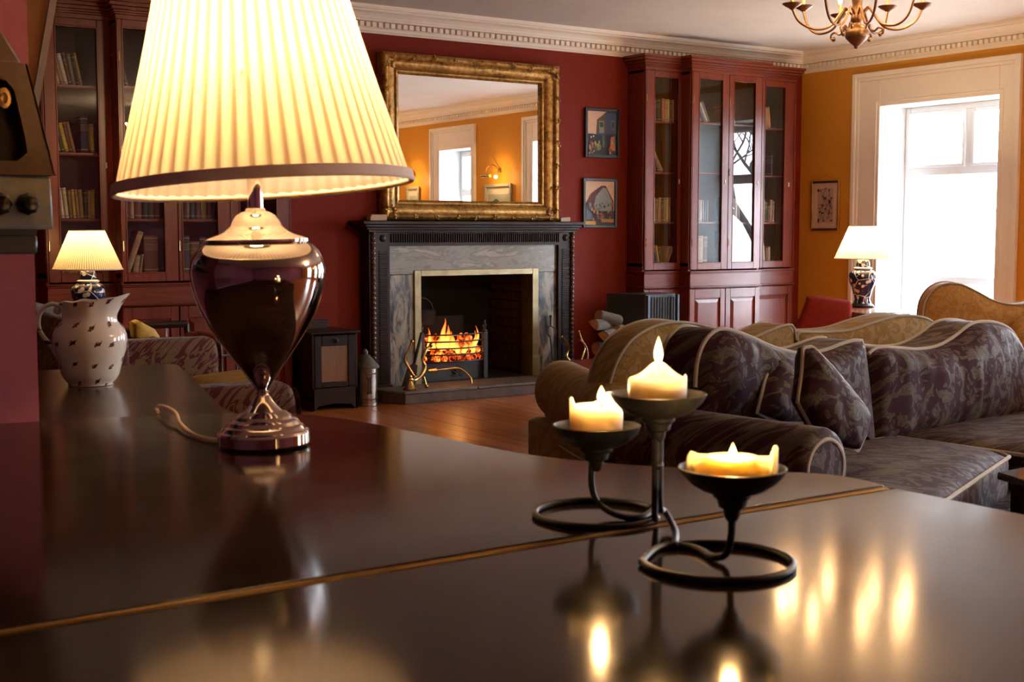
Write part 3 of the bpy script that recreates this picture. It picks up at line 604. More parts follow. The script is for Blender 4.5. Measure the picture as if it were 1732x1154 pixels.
# ================================================================ BOOKCASES
SH = (1.062, 1.442, 1.897, 2.358)
def bookcase(label, secs, root_x, ends):
    bc = T('bookcase', label, 'bookcase', (root_x, YW, 0))
    yb = YW-.012
    for (xa, xb, yf, doors, lower) in secs:
        MB().box(xa, xa+.022, yf+.025, yb, .98, 2.82).box(xb-.022, xb, yf+.025, yb, .98, 2.82).box(xa, xb, yf+.02, yb, 1.03, 1.06).box(xa, xb, yf+.02, yb, 2.78, 2.82).box(xa, xa+.022, yf+.005, yb, 0, .84).box(xb-.022, xb, yf+.005, yb, 0, .84).build('carcass', M_maho, bc, smooth=False)
        MB().box(xa+.002, xb-.002, yb-.012, yb, .0, 2.81).build('back_panel', M_dark, bc)  # dark wood instead of mahogany puts shade inside the bays into the colour
        for z in SH[1:]:
            MB().box(xa+.022, xb-.022, yf+.06, yb-.012, z-.022, z-.002).box(xa+.022, xb-.022, yf+.055, yf+.06, z-.018, z-.014).build('shelf', M_mahoX, bc, bevel=.002)
        for (da, db, ga, gb) in doors:
            d = MB().box(da, ga, yf, yf+.025, 1.0, 2.80).box(gb, db, yf, yf+.025, 1.0, 2.80).box(ga, gb, yf, yf+.025, 1.0, 1.062).box(ga, gb, yf, yf+.025, 2.745, 2.80).build('door', M_maho, bc, bevel=.003)
            MB().box(ga-.006, ga+.006, yf-.004, yf+.01, 1.056, 2.751).box(gb-.006, gb+.006, yf-.004, yf+.01, 1.056, 2.751).box(ga, gb, yf-.004, yf+.01, 1.056, 1.068).box(ga, gb, yf-.004, yf+.01, 2.739, 2.751).build('glazing_bead', M_maho, d, bevel=.003)
            MB().box(ga-.003, ga+(gb-ga)+.003, yf+.012, yf+.016, 1.058, 2.748).build('glass_pane', M_glass, d, smooth=False)
            MB().box((gb+db)/2-.006, (gb+db)/2+.006, yf-.004, yf+.001, 1.79, 1.83).build('escutcheon', plain('ivory', (.6, .55, .45), None, .4), d)
            for hz in (1.25, 1.9, 2.55): MB().tube([(da+.004, yf-.003, hz-.035), (da+.004, yf-.003, hz+.035)], .004).build('hinge', M_brass, d)
        # fluted pilaster strips at section edges
        for px in (xa, xb-.012):
            MB().box(px, px+.012, yf-.006, yf+.002, 1.0, 2.80).build('reeded_strip', M_maho, bc, bevel=.003)
        # waist drawer band and mouldings
        MB().box(xa, xb, yf-.004, yb, .845, .975).build('waist_band', M_mahoX, bc, bevel=.003)
        MB().box(xa-.012, xb+.006, yf-.022, yb, .975, .99).box(xa-.006, xb, yf-.014, yb, .962, .976).build('waist_moulding', M_mahoX, bc, bevel=.004)
        MB().box(xa-.012, xb+.006, yf-.022, yb, .835, .850).box(xa-.006, xb, yf-.012, yb, .826, .836).build('waist_moulding', M_mahoX, bc, bevel=.004)
        mb = MB()
        for k, (z0, z1, o) in enumerate(((2.80, 2.832, .004), (2.832, 2.846, .014), (2.846, 2.862, .022), (2.862, 2.885, .036), (2.885, 2.91, .058), (2.91, 2.935, .07))): mb.box(xa-o, xb+o*.9, yf-o, yb, z0, z1)
        mb.build('cornice', M_mahoX, bc, bevel=.003)
        n_ = lower; w = (xb-xa)/n_
        for k in range(n_):
            a, c = xa+w*k+.004, xa+w*(k+1)-.004
            d = MB().box(a, a+.06, yf, yf+.024, .11, .822).box(c-.06, c, yf, yf+.024, .11, .822).box(a+.06, c-.06, yf, yf+.024, .11, .18).box(a+.06, c-.06, yf, yf+.024, .735, .822).box(a+.05, c-.05, yf+.016, yf+.024, .17, .745).build('cupboard_door', M_maho, bc, bevel=.003)
            e = .035; x0, x1, z0, z1 = a+.066, c-.066, .186, .729
            if x1-x0 > .09:
                MB().add([(x0, yf+.016, z0), (x1, yf+.016, z0), (x1, yf+.016, z1), (x0, yf+.016, z1), (x0+e, yf-.001, z0+e), (x1-e, yf-.001, z0+e), (x1-e, yf-.001, z1-e), (x0+e, yf-.001, z1-e)],
                         [(0, 1, 5, 4), (1, 2, 6, 5), (2, 3, 7, 6), (3, 0, 4, 7), (4, 5, 6, 7)]).build('raised_panel', M_maho, d, smooth=False)
        MB().box(xa-.004, xb+.004, yf-.012, yb, 0, .105).build('plinth', M_mahoX, bc, bevel=.004)
    return bc
RB = [(7.584, 8.010, 9.14, [(7.60, 8.006, 7.695, 7.982)], 1), (8.012, 8.905, 9.0, [(8.03, 8.474, 8.106, 8.397), (8.478, 8.89, 8.533, 8.813)], 2), (8.907, 9.49, 9.14, [(8.96, 9.47, 9.074, 9.348)], 1)]
LB = [(2.32, 2.79, 9.14, [(2.335, 2.785, 2.417, 2.70)], 1), (2.79, 3.60, 9.0, [(2.80, 3.196, 2.83, 3.103), (3.20, 3.59, 3.229, 3.497)], 2), (3.60, 4.125, 9.14, [(3.62, 4.11, 3.716, 4.012)], 1)]
bookcase('tall mahogany breakfront bookcase with glass doors right of the fireplace', RB, 8.5, 1)
bookcase('tall mahogany breakfront bookcase with glass doors behind the big lamp', LB, 3.2, 0)
# ---- books
BC = {'tan': (.34, .21, .10), 'cream': (.52, .45, .30), 'brown': (.12, .05, .025), 'navy': (.012, .02, .06), 'dark green': (.02, .06, .035), 'red': (.26, .03, .025),
      'olive': (.20, .17, .05), 'orange': (.45, .18, .05), 'yellow': (.50, .38, .07), 'blue': (.05, .13, .32), 'white': (.60, .57, .50), 'black': (.012, .012, .014), 'teal': (.03, .20, .22), 'grey': (.20, .20, .19), 'pink': (.40, .14, .13)}
def bookmat(cn):
    k = 'book_'+cn
    if k in MC: return MC[k]
    m, t, b = newmat(k); c = BC[cn]; oi = N(t, 'ObjectInfo'); tcn = N(t, 'TexCoord'); s = N(t, 'SeparateXYZ'); t.links.new(tcn.outputs['Generated'], s.inputs[0])
    n = noise(t, mapping(t), 40, 4, .6); z = s.outputs[2]
    # title block and rules printed across the spine
    bands = ramp(t, z, [(0, (0, 0, 0)), (.07, (1, 1, 1)), (.09, (0, 0, 0)), (.58, (.0, .0, .0)), (.60, (.55, .55, .55)), (.61, (.15, .15, .15)), (.74, (.15, .15, .15)), (.76, (.6, .6, .6)), (.77, (0, 0, 0)), (.92, (1, 1, 1)), (.94, (0, 0, 0))], 'CONSTANT')
    wn = N(t, 'TexNoise'); wn.inputs['Scale'].default_value = 160; t.links.new(tcn.outputs['Object'], wn.inputs['Vector'])
    mx = N(t, 'MixRGB'); t.links.new(math_(t, 'MULTIPLY', bands, math_(t, 'MULTIPLY_ADD', wn.outputs['Fac'], 1.2, .1)), mx.inputs[0])
    t.links.new(ramp(t, math_(t, 'ADD', math_(t, 'MULTIPLY', n, .6), math_(t, 'MULTIPLY', oi.outputs['Random'], .4)), [(.25, tuple(x*.55 for x in c)), (.75, tuple(min(1, x*1.2) for x in c))]), mx.inputs[1])
    lum = sum(c)/3; mx.inputs[2].default_value = (.5, .36, .13, 1) if lum < .16 else (.05, .04, .03, 1)
    t.links.new(mx.outputs[0], b.inputs['Base Color']); b.inputs['Roughness'].default_value = .6; bump(t, b, n, .2)
    MC[k] = m; return m
M_page = plain('book_pages', (.50, .42, .28), (.38, .30, .18), .85, scale=120, stretch=(1, 1, .1))
ORD = ['first', 'second', 'third', 'fourth', 'fifth', 'sixth', 'seventh', 'eighth', 'ninth', 'tenth', 'eleventh', 'twelfth']
def books(x, yf, z, spec, where, grp, dz=0):
    """spec items: (colour, thickness, height, tilt degrees[, gap])"""
    nb = len(spec); i = 0
    for it in spec:
        cn, w, h, tilt = it[:4]; gap = it[4] if len(it) > 4 else .002
        x += gap; d = .15+.02*((i*7) % 3)/2; ta = math.radians(tilt)
        pose = 'leaning' if abs(tilt) > 3 else ('lying' if tilt == 90 else 'upright')
        adv = w*math.cos(ta)+.001 if abs(tilt) > 3 else w+.001
        # tilt>0 leans to the right (top goes right)
        r = T('book', '%s %s book, %s from the left, %s' % (pose, cn, ORD[i] if i < 12 else 'last', where), 'book', (x, yf+.075, z), 0, grp)
        mb = MB(True); mb.M = Matrix.Rotation(ta, 4, 'Y') if ta <= 0 else Matrix.Translation((w*math.cos(ta)-w*math.cos(ta), 0, 0)) @ Matrix.Rotation(ta, 4, 'Y')
        if ta > 0: mb.M = Matrix.Translation((0, 0, w*math.sin(ta))) @ Matrix.Rotation(ta, 4, 'Y')
        t_ = .0025
        sp_ = [(0, .006), (w*.2, .0015), (w*.5, 0), (w*.8, .0015), (w, .006), (w, d), (w-t_, d), (w-t_, .009), (t_, .009), (t_, d), (0, d)]
        mb.prism(sp_, (0, 0, 0), (1, 0, 0), (0, 1, 0), (0, 0, 1), 0, h); mb.build('cover', bookmat(cn), r, ang=50)
        mb2 = MB(True); mb2.M = mb.M; mb2.box(t_, w-t_, .009, d-.004, .003, h-.004).build('page_block', M_page, r, smooth=False)
        x += adv; i += 1
    return x
def W(case, sec, shelf): return '%s shelf, %s, %s bookcase' % (shelf, sec, case)
g = 'books in the right bookcase'; s1 = 'narrow left bay'
books(7.695, 9.14, SH[3], [('cream', .022, .20, 0), ('orange', .020, .205, 0), ('white', .026, .21, 0), ('navy', .022, .19, 0), ('dark green', .026, .20, 0), ('brown', .018, .19, 0), ('orange', .030, .205, 0), ('tan', .032, .20, 0), ('yellow', .020, .20, 0), ('brown', .026, .195, 0), ('tan', .024, .2, 0)], W('right', s1, 'top'), g)
books(7.70, 9.14, SH[2], [('yellow', .016, .20, -14), ('cream', .020, .19, -16), ('navy', .022, .21, -15), ('grey', .024, .20, -17), ('brown', .028, .22, -28, .02), ('tan', .030, .2, -30, .008)], W('right', s1, 'second'), g)
books(7.695, 9.14, SH[1], [('dark green', .030, .23, 0), ('teal', .022, .21, 0), ('cream', .022, .22, 0), ('olive', .03, .21, 0), ('tan', .034, .22, 0), ('brown', .026, .20, 0), ('olive', .028, .21, 0), ('yellow', .026, .22, 0), ('tan', .024, .22, 0)], W('right', s1, 'third'), g)
books(7.70, 9.14, SH[0], [('teal', .020, .13, -12), ('pink', .022, .16, -14), ('dark green', .034, .15, -10), ('navy', .026, .15, -10), ('yellow', .024, .16, -12), ('dark green', .026, .15, -9), ('tan', .026, .15, 14, .03), ('tan', .024, .18, 24, .0)], W('right', s1, 'bottom'), g)
s2 = 'first wide door'
books(8.10, 9.0, SH[3], [('brown', .024, .17, -12), ('tan', .024, .22, -30, .03), ('olive', .022, .22, -30, .015), ('blue', .026, .20, -30, .015), ('white', .026, .19, -28, .01), ('grey', .024, .2, -26)], W('right', s2, 'top'), g)
books(8.09, 9.0, SH[2], [('black', .05, .19, 0), ('brown', .03, .18, 0)], W('right', s2, 'second'), g)
books(8.085, 9.0, SH[1], [('cream', .042, .29, 3), ('tan', .03, .28, 0), ('brown', .03, .20, 0), ('white', .024, .2, 0), ('grey', .024, .2, 0), ('blue', .024, .2, 0), ('tan', .024, .2, 0)], W('right', s2, 'third'), g)
books(8.085, 9.0, SH[0], [('cream', .075, .27, 0), ('tan', .06, .25, 0, .02), ('brown', .05, .25, 0)], W('right', s2, 'bottom'), g)
s3 = 'second wide door'
books(8.53, 9.0, SH[3], [('red', .022, .17, -22), ('tan', .022, .19, -20), ('orange', .03, .2, -20), ('brown', .022, .19, -18)], W('right', s3, 'top'), g)
books(8.525, 9.0, SH[1], [('blue', .045, .24, 0), ('navy', .03, .22, 0), ('grey', .03, .22, 0), ('white', .03, .22, 0), ('grey', .03, .2, 0)], W('right', s3, 'third'), g)
books(8.525, 9.0, SH[0], [('blue', .05, .30, 0), ('grey', .04, .26, 0), ('white', .04, .27, 0), ('grey', .04, .25, 0), ('blue', .03, .26, 0)], W('right', s3, 'bottom'), g)
s4 = 'right bay'
books(9.065, 9.14, SH[3], [('black', .022, .18, 0), ('white', .020, .20, 0), ('brown', .022, .19, 0), ('orange', .032, .19, 0), ('tan', .028, .19, -3), ('orange', .026, .2, -6)], W('right', s4, 'top'), g)
books(9.225, 9.14, SH[2], [('navy', .020, .20, 0, .02)], W('right', s4, 'second'), g)
books(9.065, 9.14, SH[1], [('white', .05, .22, 0), ('cream', .026, .21, 0), ('tan', .024, .22, 0), ('dark green', .03, .2, 0), ('brown', .03, .16, 0), ('tan', .03, .22, 0), ('brown', .028, .21, 0)], W('right', s4, 'third'), g)
books(9.065, 9.14, SH[0], [('white', .03, .14, 0), ('blue', .022, .15, 0), ('teal', .024, .19, -6), ('cream', .036, .17, -6), ('brown', .03, .13, 0), ('tan', .03, .14, 0)], W('right', s4, 'bottom'), g)

g = 'books in the left bookcase'
books(2.44, 9.14, SH[3], [('cream', .024, .22, -14), ('tan', .024, .22, -14), ('white', .026, .21, -13), ('brown', .022, .22, -12), ('grey', .026, .21, -10), ('dark green', .020, .2, -10), ('yellow', .020, .22, -11)], W('left', s1, 'top'), g)
books(2.43, 9.14, SH[2], [('olive', .028, .2, -14), ('dark green', .024, .2, -13), ('yellow', .026, .2, -13), ('brown', .02, .21, -12), ('tan', .02, .21, -12)], W('left', s1, 'second'), g)
books(2.565, 9.14, SH[2], [('navy', .05, .25, 0, .03), ('yellow', .024, .2, 0, .016)], W('left', s1+' right part', 'second'), g)
books(2.425, 9.14, SH[1], [('olive', .02, .19, -7), ('white', .022, .21, -6), ('cream', .026, .21, -5), ('olive', .022, .19, -4), ('yellow', .022, .20, -4), ('tan', .022, .2, -5), ('olive', .026, .2, -4), ('dark green', .020, .19, 0), ('olive', .024, .19, 0), ('yellow', .022, .2, 0)], W('left', s1, 'third'), g)
books(2.425, 9.14, SH[0], [('olive', .03, .19, 0), ('brown', .03, .2, 0), ('tan', .03, .19, 0), ('yellow', .024, .18, 0), ('olive', .03, .2, 0), ('brown', .03, .2, 0)], W('left', s1, 'bottom'), g)
books(2.83, 9.0, SH[1], [('brown', .04, .25, 0), ('tan', .036, .25, 0), ('brown', .05, .25, 0), ('black', .04, .25, 0), ('dark green', .04, .25, 0), ('brown', .04, .25, 0)], W('left', s2, 'third'), g)
books(2.98, 9.0, SH[0], [('tan', .04, .30, 20, -.145)], W('left', s2+', far left', 'bottom'), g)
books(2.89, 9.0, SH[0], [('tan', .04, .12, 8), ('olive', .02, .13, 8), ('brown', .10, .26, 0, .02)], W('left', s2, 'bottom'), g)
books(3.225, 9.0, SH[1], [('black', .04, .25, 0), ('brown', .04, .24, 0), ('dark green', .04, .25, 0), ('brown', .04, .25, 0), ('olive', .04, .24, 0), ('brown', .04, .24, 0)], W('left', s3, 'third'), g)
books(3.225, 9.0, SH[0], [('black', .08, .26, 0), ('brown', .07, .22, 0), ('navy', .05, .25, 0), ('dark green', .04, .23, 0)], W('left', s3, 'bottom'), g)
books(3.86, 9.14, SH[1], [('dark green', .022, .22, -14), ('teal', .022, .23, -14), ('grey', .022, .22, -13), ('teal', .022, .23, -12)], W('left', s4, 'third'), g)
books(3.72, 9.14, SH[0], [('brown', .03, .2, 0), ('red', .03, .2, 0), ('brown', .04, .2, 0), ('olive', .03, .2, 0)], W('left', s4, 'bottom'), g)
books(2.84, 9.0, SH[3], [('red', .024, .22, -14), ('brown', .024, .22, -14)], W('left', s2, 'top'), g)
# ================================================================ SOFT FURNITURE
def resample(pts, n, closed=True):
    P = [Vector((*p, 0)) for p in pts]; 
    if closed: P.append(P[0])
    L = [0]
    for a, c in zip(P, P[1:]): L.append(L[-1]+(c-a).length)
    out = []; j = 0; tot = L[-1]
    for k in range(n):
        s = tot*k/(n if closed else n-1)
        while j < len(L)-2 and L[j+1] < s: j += 1
        t = (s-L[j])/max(1e-9, L[j+1]-L[j]); q = P[j].lerp(P[j+1], min(1, t)); out.append((q.x, q.y))
    return out
def curve2(pts, k=5, closed=False): return [(p.x, p.y) for p in smooth_path([(a, c, 0) for a, c in pts], k, closed)]
from mathutils import noise as mn
def soft(name, outline, P, T_, mat, parent, bf=.03, bb=.01, rings=12, n=96, wr=0, wf=(8, 3), center=None, rnd_=.02, piping=None, pr=.007, back_pipe=False):
    """outline (a,z) in a plane; P(a, depth, z) -> point; soft puffed slab of thickness T_, front towards the viewer (depth 0)"""
    o = resample(outline, n); cx, cz = center or (sum(p[0] for p in o)/n, sum(p[1] for p in o)/n); mb = MB(); vs = []; fs = []
    def ringpts(s, dep, fb):
        for (a, z) in o:
            aa, zz = cx+(a-cx)*s, cz+(z-cz)*s; w = 0
            if wr and s < .99:
                env = min(1, (1-s)*5)
                w = wr*env*(mn.noise(Vector((aa*wf[0], zz*wf[1], cx*3)))+.5*mn.noise(Vector((aa*wf[0]*2.1+zz*2, zz*wf[1]*1.6, 4))))
            vs.append(P(aa, dep-w if fb else dep, zz))
    S = []
    for k in range(rings+1):          # front rings, centre outwards
        s = (k/rings); S.append((s*.985 if k < rings else 1-.0, -bf*math.sqrt(max(0, 1-s**2.6)), True))
    e = rnd_
    sm = max(abs(p[0]-cx) for p in o); q = 1+.0
    lay = [(max(.02, s), d, f) for s, d, f in S]
    lay[-1] = (1-.6*e/max(.1, sm), 0, False); lay.append((1-.15*e/max(.1, sm), e*.35, False)); lay.append((1.0, e, False)); lay.append((1.0, T_-e, False)); lay.append((1-.15*e/max(.1, sm), T_-e*.35, False)); lay.append((1-.6*e/max(.1, sm), T_, False))
    for k in range(5, -1, -1): s = k/6; lay.append((max(.02, s*.97), T_+bb*math.sqrt(1-s*s), False))
    for s, d, f in lay: ringpts(s, d, f)
    m_ = len(lay)
    for i in range(m_-1):
        for k in range(n): fs.append((i*n+k, i*n+(k+1) % n, (i+1)*n+(k+1) % n, (i+1)*n+k))
    fs.append(tuple(range(n))); fs.append(tuple((m_-1)*n+k for k in range(n))[::-1])
    mb.add(vs, fs); ob = mb.build(name, mat, parent, ang=60)
    if piping:
        seg = o if piping is True else resample(piping, 70, False)
        MB().tube([P(a, -.002, z) for a, z in seg], pr, closed=piping is True, n=8).build('piping', M_rope, ob)
        if back_pipe:
            MB().tube([P(a, T_, z) for a, z in seg], pr, closed=piping is True, n=8).build('piping', M_rope, ob)
    return ob
m, t, b = newmat('rope_piping'); wv = N(t, 'TexWave'); wv.inputs['Scale'].default_value = 75; t.links.new(mapping(t, (1, 1, 1), rot=(.3, .6, .5)), wv.inputs['Vector'])
t.links.new(ramp(t, wv.outputs['Fac'], [(.25, (.30, .28, .22)), (.6, (.66, .62, .52))]), b.inputs['Base Color']); b.inputs['Roughness'].default_value = .6; bump(t, b, wv.outputs['Fac'], .8, .003); M_rope = m
M_pur = damask('purple_damask', (.030, .003, .017), (.085, .070, .055), 4.6, .65, .05, thr=.30, fine=.35)
M_oli = damask('olive_damask', (.25, .155, .045), (.33, .235, .10), 5.5, .7, .05, thr=.3, fine=.8)
M_gld = damask('gold_damask', (.34, .18, .05), (.42, .25, .09), 5.5, .7, .05, thr=.3, fine=.8)
M_bur = damask('burgundy_gold_damask', (.07, .008, .010), (.15, .085, .038), 6.5, .75, .1, thr=.1, fine=.7)
class Pl:
    def __init__(s, P, deg): s.P = Vector((P[0], P[1], 0)); a = math.radians(deg); s.a = Vector((math.cos(a), math.sin(a), 0)); s.b = Vector((-math.sin(a), math.cos(a), 0)); s.rz = a
    def __call__(s, a, d, z): return s.P+s.a*a+s.b*d+Vector((0, 0, z))
    def hit(s, x, y, dep=0):
        d = ray(x, y); o = s.P+s.b*dep; t_ = (o-CAM).dot(s.b)/d.dot(s.b); p = CAM+d*t_; return ((p-s.P).dot(s.a), p.z)
def roll_arm(f, a0, dpt0, dpt1, r, zt, w, mat, parent, flip=1, piped=True, name='arm', zb=.06):
    """scroll arm: cross-section in the (a, z) plane, running along depth"""
    c = [(a0+r*math.cos(q), zt-r+r*math.sin(q)) for q in [math.radians(d) for d in range(-50, 231, 10)]]
    if flip < 0: pass
    out = c+[(a0-w*.5, zt-2*r+.0), (a0-w*.5, zb), (a0+w*.5, zb), (a0+w*.5, zt-2*r)]
    P = lambda a, d, z: f(a, dpt0+d, z)
    ob = soft(name, out, P, dpt1-dpt0, mat, parent, bf=.012, bb=.01, n=110, rnd_=.02, center=(a0, zt-r*1.6), rings=8)
    if piped:
        MB().tube([f(a0+(r-.035)*math.cos(q), dpt0-.006, zt-r+(r-.035)*math.sin(q)) for q in [math.radians(d) for d in range(-60, 241, 8)]], .007).build('piping', M_rope, ob)
    return ob
# purple sofa
F = Pl((2.93, 2.66), 7)
sf = T('sofa', 'purple damask sofa with pale rope piping behind the candle holder', 'sofa', F.P, F.rz)
B = Pl(F(0, .74, 0), 7)
fl_ = [B.hit(*p) for p in ((1175, 655), (1178, 615), (1188, 583), (1203, 564), (1220, 556), (1253, 564), (1304, 586), (1330, 594), (1355, 598), (1392, 593), (1428, 580), (1450, 576), (1460, 588), (1470, 680), (1478, 761))]
fr_ = [B.hit(*p) for p in ((1468, 599), (1483, 588), (1520, 589), (1549, 591), (1582, 586), (1611, 571), (1640, 549), (1662, 544), (1687, 547), (1708, 558), (1724, 583), (1734, 610), (1740, 650))]
print('sofa humps', max(z for a, z in fl_), max(z for a, z in fr_), fl_[0], fr_[-1])
al = fl_[0][0]; ar = fr_[-1][0]
PB = lambda a, d, z: B(a, d, z)
tl = curve2(fl_); trr = curve2(fr_)
soft('back_cushion', tl+[(fl_[-1][0]-.02, .50), (al, .50)], PB, .17, M_pur, sf, bf=.10, wr=.022, wf=(7, 2.2), rings=26, n=150, piping=tl, pr=.008, back_pipe=True)
soft('back_cushion', trr+[(ar+.02, .48), (fr_[0][0]+.03, .48)], PB, .17, M_pur, sf, bf=.11, wr=.026, wf=(8, 2), rings=30, n=160, piping=trr, pr=.008, back_pipe=True)
# frame behind the cushions follows the same wave a little lower
fo = [(al-.02, .06)]+[(a, z-.05) for a, z in tl[2:-8]]+[(a, z-.05) for a, z in trr[2:]]+[(ar+.25, .72), (ar+.25, .06)]
soft('back_frame', fo, lambda a, d, z: B(a, .13+d, z), .07, M_pur, sf, bf=.005, bb=.02, n=150, center=((al+ar)/2, .5))
roll_arm(F, .0, .02, .92, .125, .765, .20, M_pur, sf)
roll_arm(F, ar+.32, .02, .92, .125, .78, .20, M_pur, sf)
SC1 = Vector(atz(1712, 772, .50)); a1 = (SC1-F.P).dot(F.a); d1 = (SC1-F.P).dot(F.b)
print('seat corner local', a1, d1)
def seat(oa, z0, th, wr=.012, pp=True):
    return soft('seat_cushion', oa, lambda a, d, z: F(a, z, z0-d), th, M_pur, sf, bf=.045, bb=.0, wr=wr, wf=(2.5, 7), rings=16, n=120, piping=True if pp else None, pr=.008, rnd_=.03)
seat([(.11, -.16), (.3, -.17), (a1-.06, d1-.02), (a1, d1+.05), (a1+.03, .70), (.13, .72)], .505, .15)
seat([(a1+.04, .12), (ar+.12, .14), (ar+.16, .72), (a1+.06, .72)], .50, .15)
soft('seat_base', [(.08, .06), (a1, .06), (ar+.25, .06), (ar+.25, .36), (.08, .36)], lambda a, d, z: F(a, .03+d, z), .8, M_pur, sf, bf=.01, n=80)
MB().tube([F(.08, .02, .11), F(ar+.25, .02, .11)], .008).build('skirt_piping', M_rope, sf)
for aa in (.05, ar+.28):
    for dd in (.1, .95): MB().lathe([(.028, 0), (.022, .05), (.03, .08)], F(aa, dd, 0), 12).build('foot', M_dark, sf)
# scatter cushions on the purple sofa
def scatter(px, dep, lean, label, ang):
    C_ = [Pl(F(0, dep, 0), ang).hit(*p) for p in px]; pl = Pl(F(0, dep, 0), ang)
    tk = T('scatter_cushion', label, 'cushion', pl.P, pl.rz, 'scatter cushions on the purple sofa')
    zc = min(z for a, z in C_)
    soft('cover', C_, lambda a, d, z: pl(a, d+(z-zc)*lean-.05, z), .03, M_pur, tk, bf=.07, bb=.06, wr=.008, rings=18, n=90, piping=True, pr=.007, rnd_=.01)
scatter([(1267, 698), (1290, 645), (1313, 603), (1324, 606), (1345, 640), (1366, 700), (1368, 712), (1300, 712)], .62, .25, 'dark purple scatter cushion against sofa arm, the left of two', 12)
scatter([(1356, 705), (1347, 680), (1363, 630), (1372, 590), (1388, 588), (1412, 618), (1440, 660), (1458, 690), (1462, 704), (1448, 735), (1432, 760), (1380, 745), (1362, 720)], .50, .25, 'magenta scatter cushion with rope edge, the right of two on purple sofa', -2)
# olive sofa, back to back with the purple one (faces the fire)
O = Pl((3.40, 4.25), -5)
so = T('sofa', 'olive damask sofa turned to the fire, standing behind the purple sofa', 'sofa', O.P, O.rz)
o1 = [O.hit(*p) for p in ((1030, 668), (1034, 640), (1045, 609), (1066, 578), (1090, 560), (1120, 548), (1152, 545), (1199, 553), (1240, 572), (1270, 572), (1300, 560), (1328, 550), (1342, 553), (1346, 575))]
o2 = [O.hit(*p) for p in ((1349, 578), (1351, 563), (1377, 562), (1400, 562), (1439, 558), (1479, 545), (1523, 534), (1556, 536), (1575, 543), (1588, 560), (1594, 590))]
t1, t2 = curve2(o1), curve2(o2)
print('olive z', [round(z, 2) for a, z in o1], [round(z, 2) for a, z in o2], o1[0], o2[-1])
soft('back_cushion', t1+[(o1[-1][0], .5), (o1[0][0], .5)], O, .17, M_oli, so, bf=.02, bb=.06, n=140, wr=.004, piping=t1, pr=.006, back_pipe=True)
soft('back_cushion', t2+[(o2[-1][0], .5), (o2[0][0], .5)], O, .17, M_oli, so, bf=.02, bb=.06, n=140, wr=.004, piping=t2, pr=.006, back_pipe=True)
soft('back_frame', [(o1[0][0], .06), (o1[0][0], o1[0][1]), (o1[2][0], o1[2][1]-.06), (o1[7][0], .8), (o1[-1][0], .72), (o2[5][0], .8), (o2[-1][0], .75), (o2[-1][0], .06)], O, .14, M_oli, so, bf=.01, bb=.01, n=120)
def olive_arm(a0, a1_):
    # big padded scroll: tapers from the back towards the thicker front end
    mb = MB(); vs = []; fs = []; n_ = 40; st = 14
    for i in range(st+1):
        u_ = i/st; d_ = -.02+u_*.90; r = .115+.035*u_; zt = .72+.02*u_; aa = a0+(a1_-a0)*u_
        e = math.sqrt(max(.02, 1-max(0, (u_-.9)/.1)**2)) if u_ > .9 else 1
        prof = [(aa+r*math.cos(q)*e, zt-r+r*math.sin(q)*e) for q in [math.radians(-52+284*k/28) for k in range(29)]]+[(aa-.08*e, zt-2*r*.98), (aa-.07*e, .37), (aa-.075, .36), (aa-.07*e, .2), (aa-.07*e, .06), (aa+.08*e, .06), (aa+.08*e, .2), (aa+.08*e, .36), (aa+.08*e, .37), (aa+.08*e, zt-2*r*.98)]
        n_ = len(prof)
        for p in prof: vs.append(O(p[0], d_, p[1]))
    for i in range(st):
        for k in range(n_): fs.append((i*n_+k, i*n_+(k+1) % n_, (i+1)*n_+(k+1) % n_, (i+1)*n_+k))
    fs += [tuple(range(n_))[::-1], tuple(st*n_+k for k in range(n_))]
    ar_ = mb.add(vs, fs).build('arm', M_oli, so, ang=60)
    MB().tube([O(a0-.082, 0, .365), O(a1_-.082, .86, .365)], .006).build('piping', M_rope, ar_)
AE = [(O.hit(1012, 640, 0)[0]+.02)]
olive_arm(o1[0][0]+.02, o1[0][0]+.27)
olive_arm(o2[-1][0]+.1, o2[-1][0]+.05)
soft('seat_base', [(o1[0][0]+.1, .06), (o2[-1][0], .06), (o2[-1][0], .46), (o1[0][0]+.1, .46)], lambda a, d, z: O(a, .15+d, z), .72, M_oli, so, bf=.01, n=70)
for aa in (o1[0][0]+.15, o2[-1][0]-.05):
    for dd in (.06, .8): MB().lathe([(.028, 0), (.022, .05), (.03, .10)], O(aa, dd, 0), 12).build('foot', M_dark, so)
# gold sofa under the window
G = Pl((7.10, 5.60), -42)
sg = T('sofa', 'golden tan damask sofa with a humped back in front of the window', 'sofa', G.P, G.rz)
g1 = [G.hit(*p) for p in ((1560, 560), (1561, 530), (1566, 508), (1580, 489), (1600, 480), (1625, 481), (1650, 492), (1680, 508), (1710, 515), (1740, 513), (1775, 500), (1810, 480), (1840, 480), (1866, 505), (1872, 560))]
tg = curve2(g1); print('gold z', [round(z, 2) for a, z in g1], g1[0], g1[-1])
soft('back_rest', tg+[(g1[-1][0], .12), (g1[0][0], .12)], G, .22, M_gld, sg, bf=.06, bb=.03, n=150, wr=.008, piping=tg, pr=.006, back_pipe=True, center=((g1[0][0]+g1[-1][0])/2, .5))
w_ = g1[-1][0]-g1[0][0]
for k in range(2):
    a0 = g1[0][0]+.14+(w_-.28)*k/2; a2 = a0+(w_-.28)/2
    soft('seat_cushion', [(a0, -.8), (a2, -.8), (a2, -.05), (a0, -.05)], lambda a, d, z: G(a, z, .52-d), .15, M_gld, sg, bf=.04, n=80, rnd_=.04)
roll_arm(G, g1[0][0]+.06, -.82, .05, .12, .70, .2, M_gld, sg, piped=False)
roll_arm(G, g1[-1][0]-.06, -.82, .05, .12, .70, .2, M_gld, sg, piped=False)
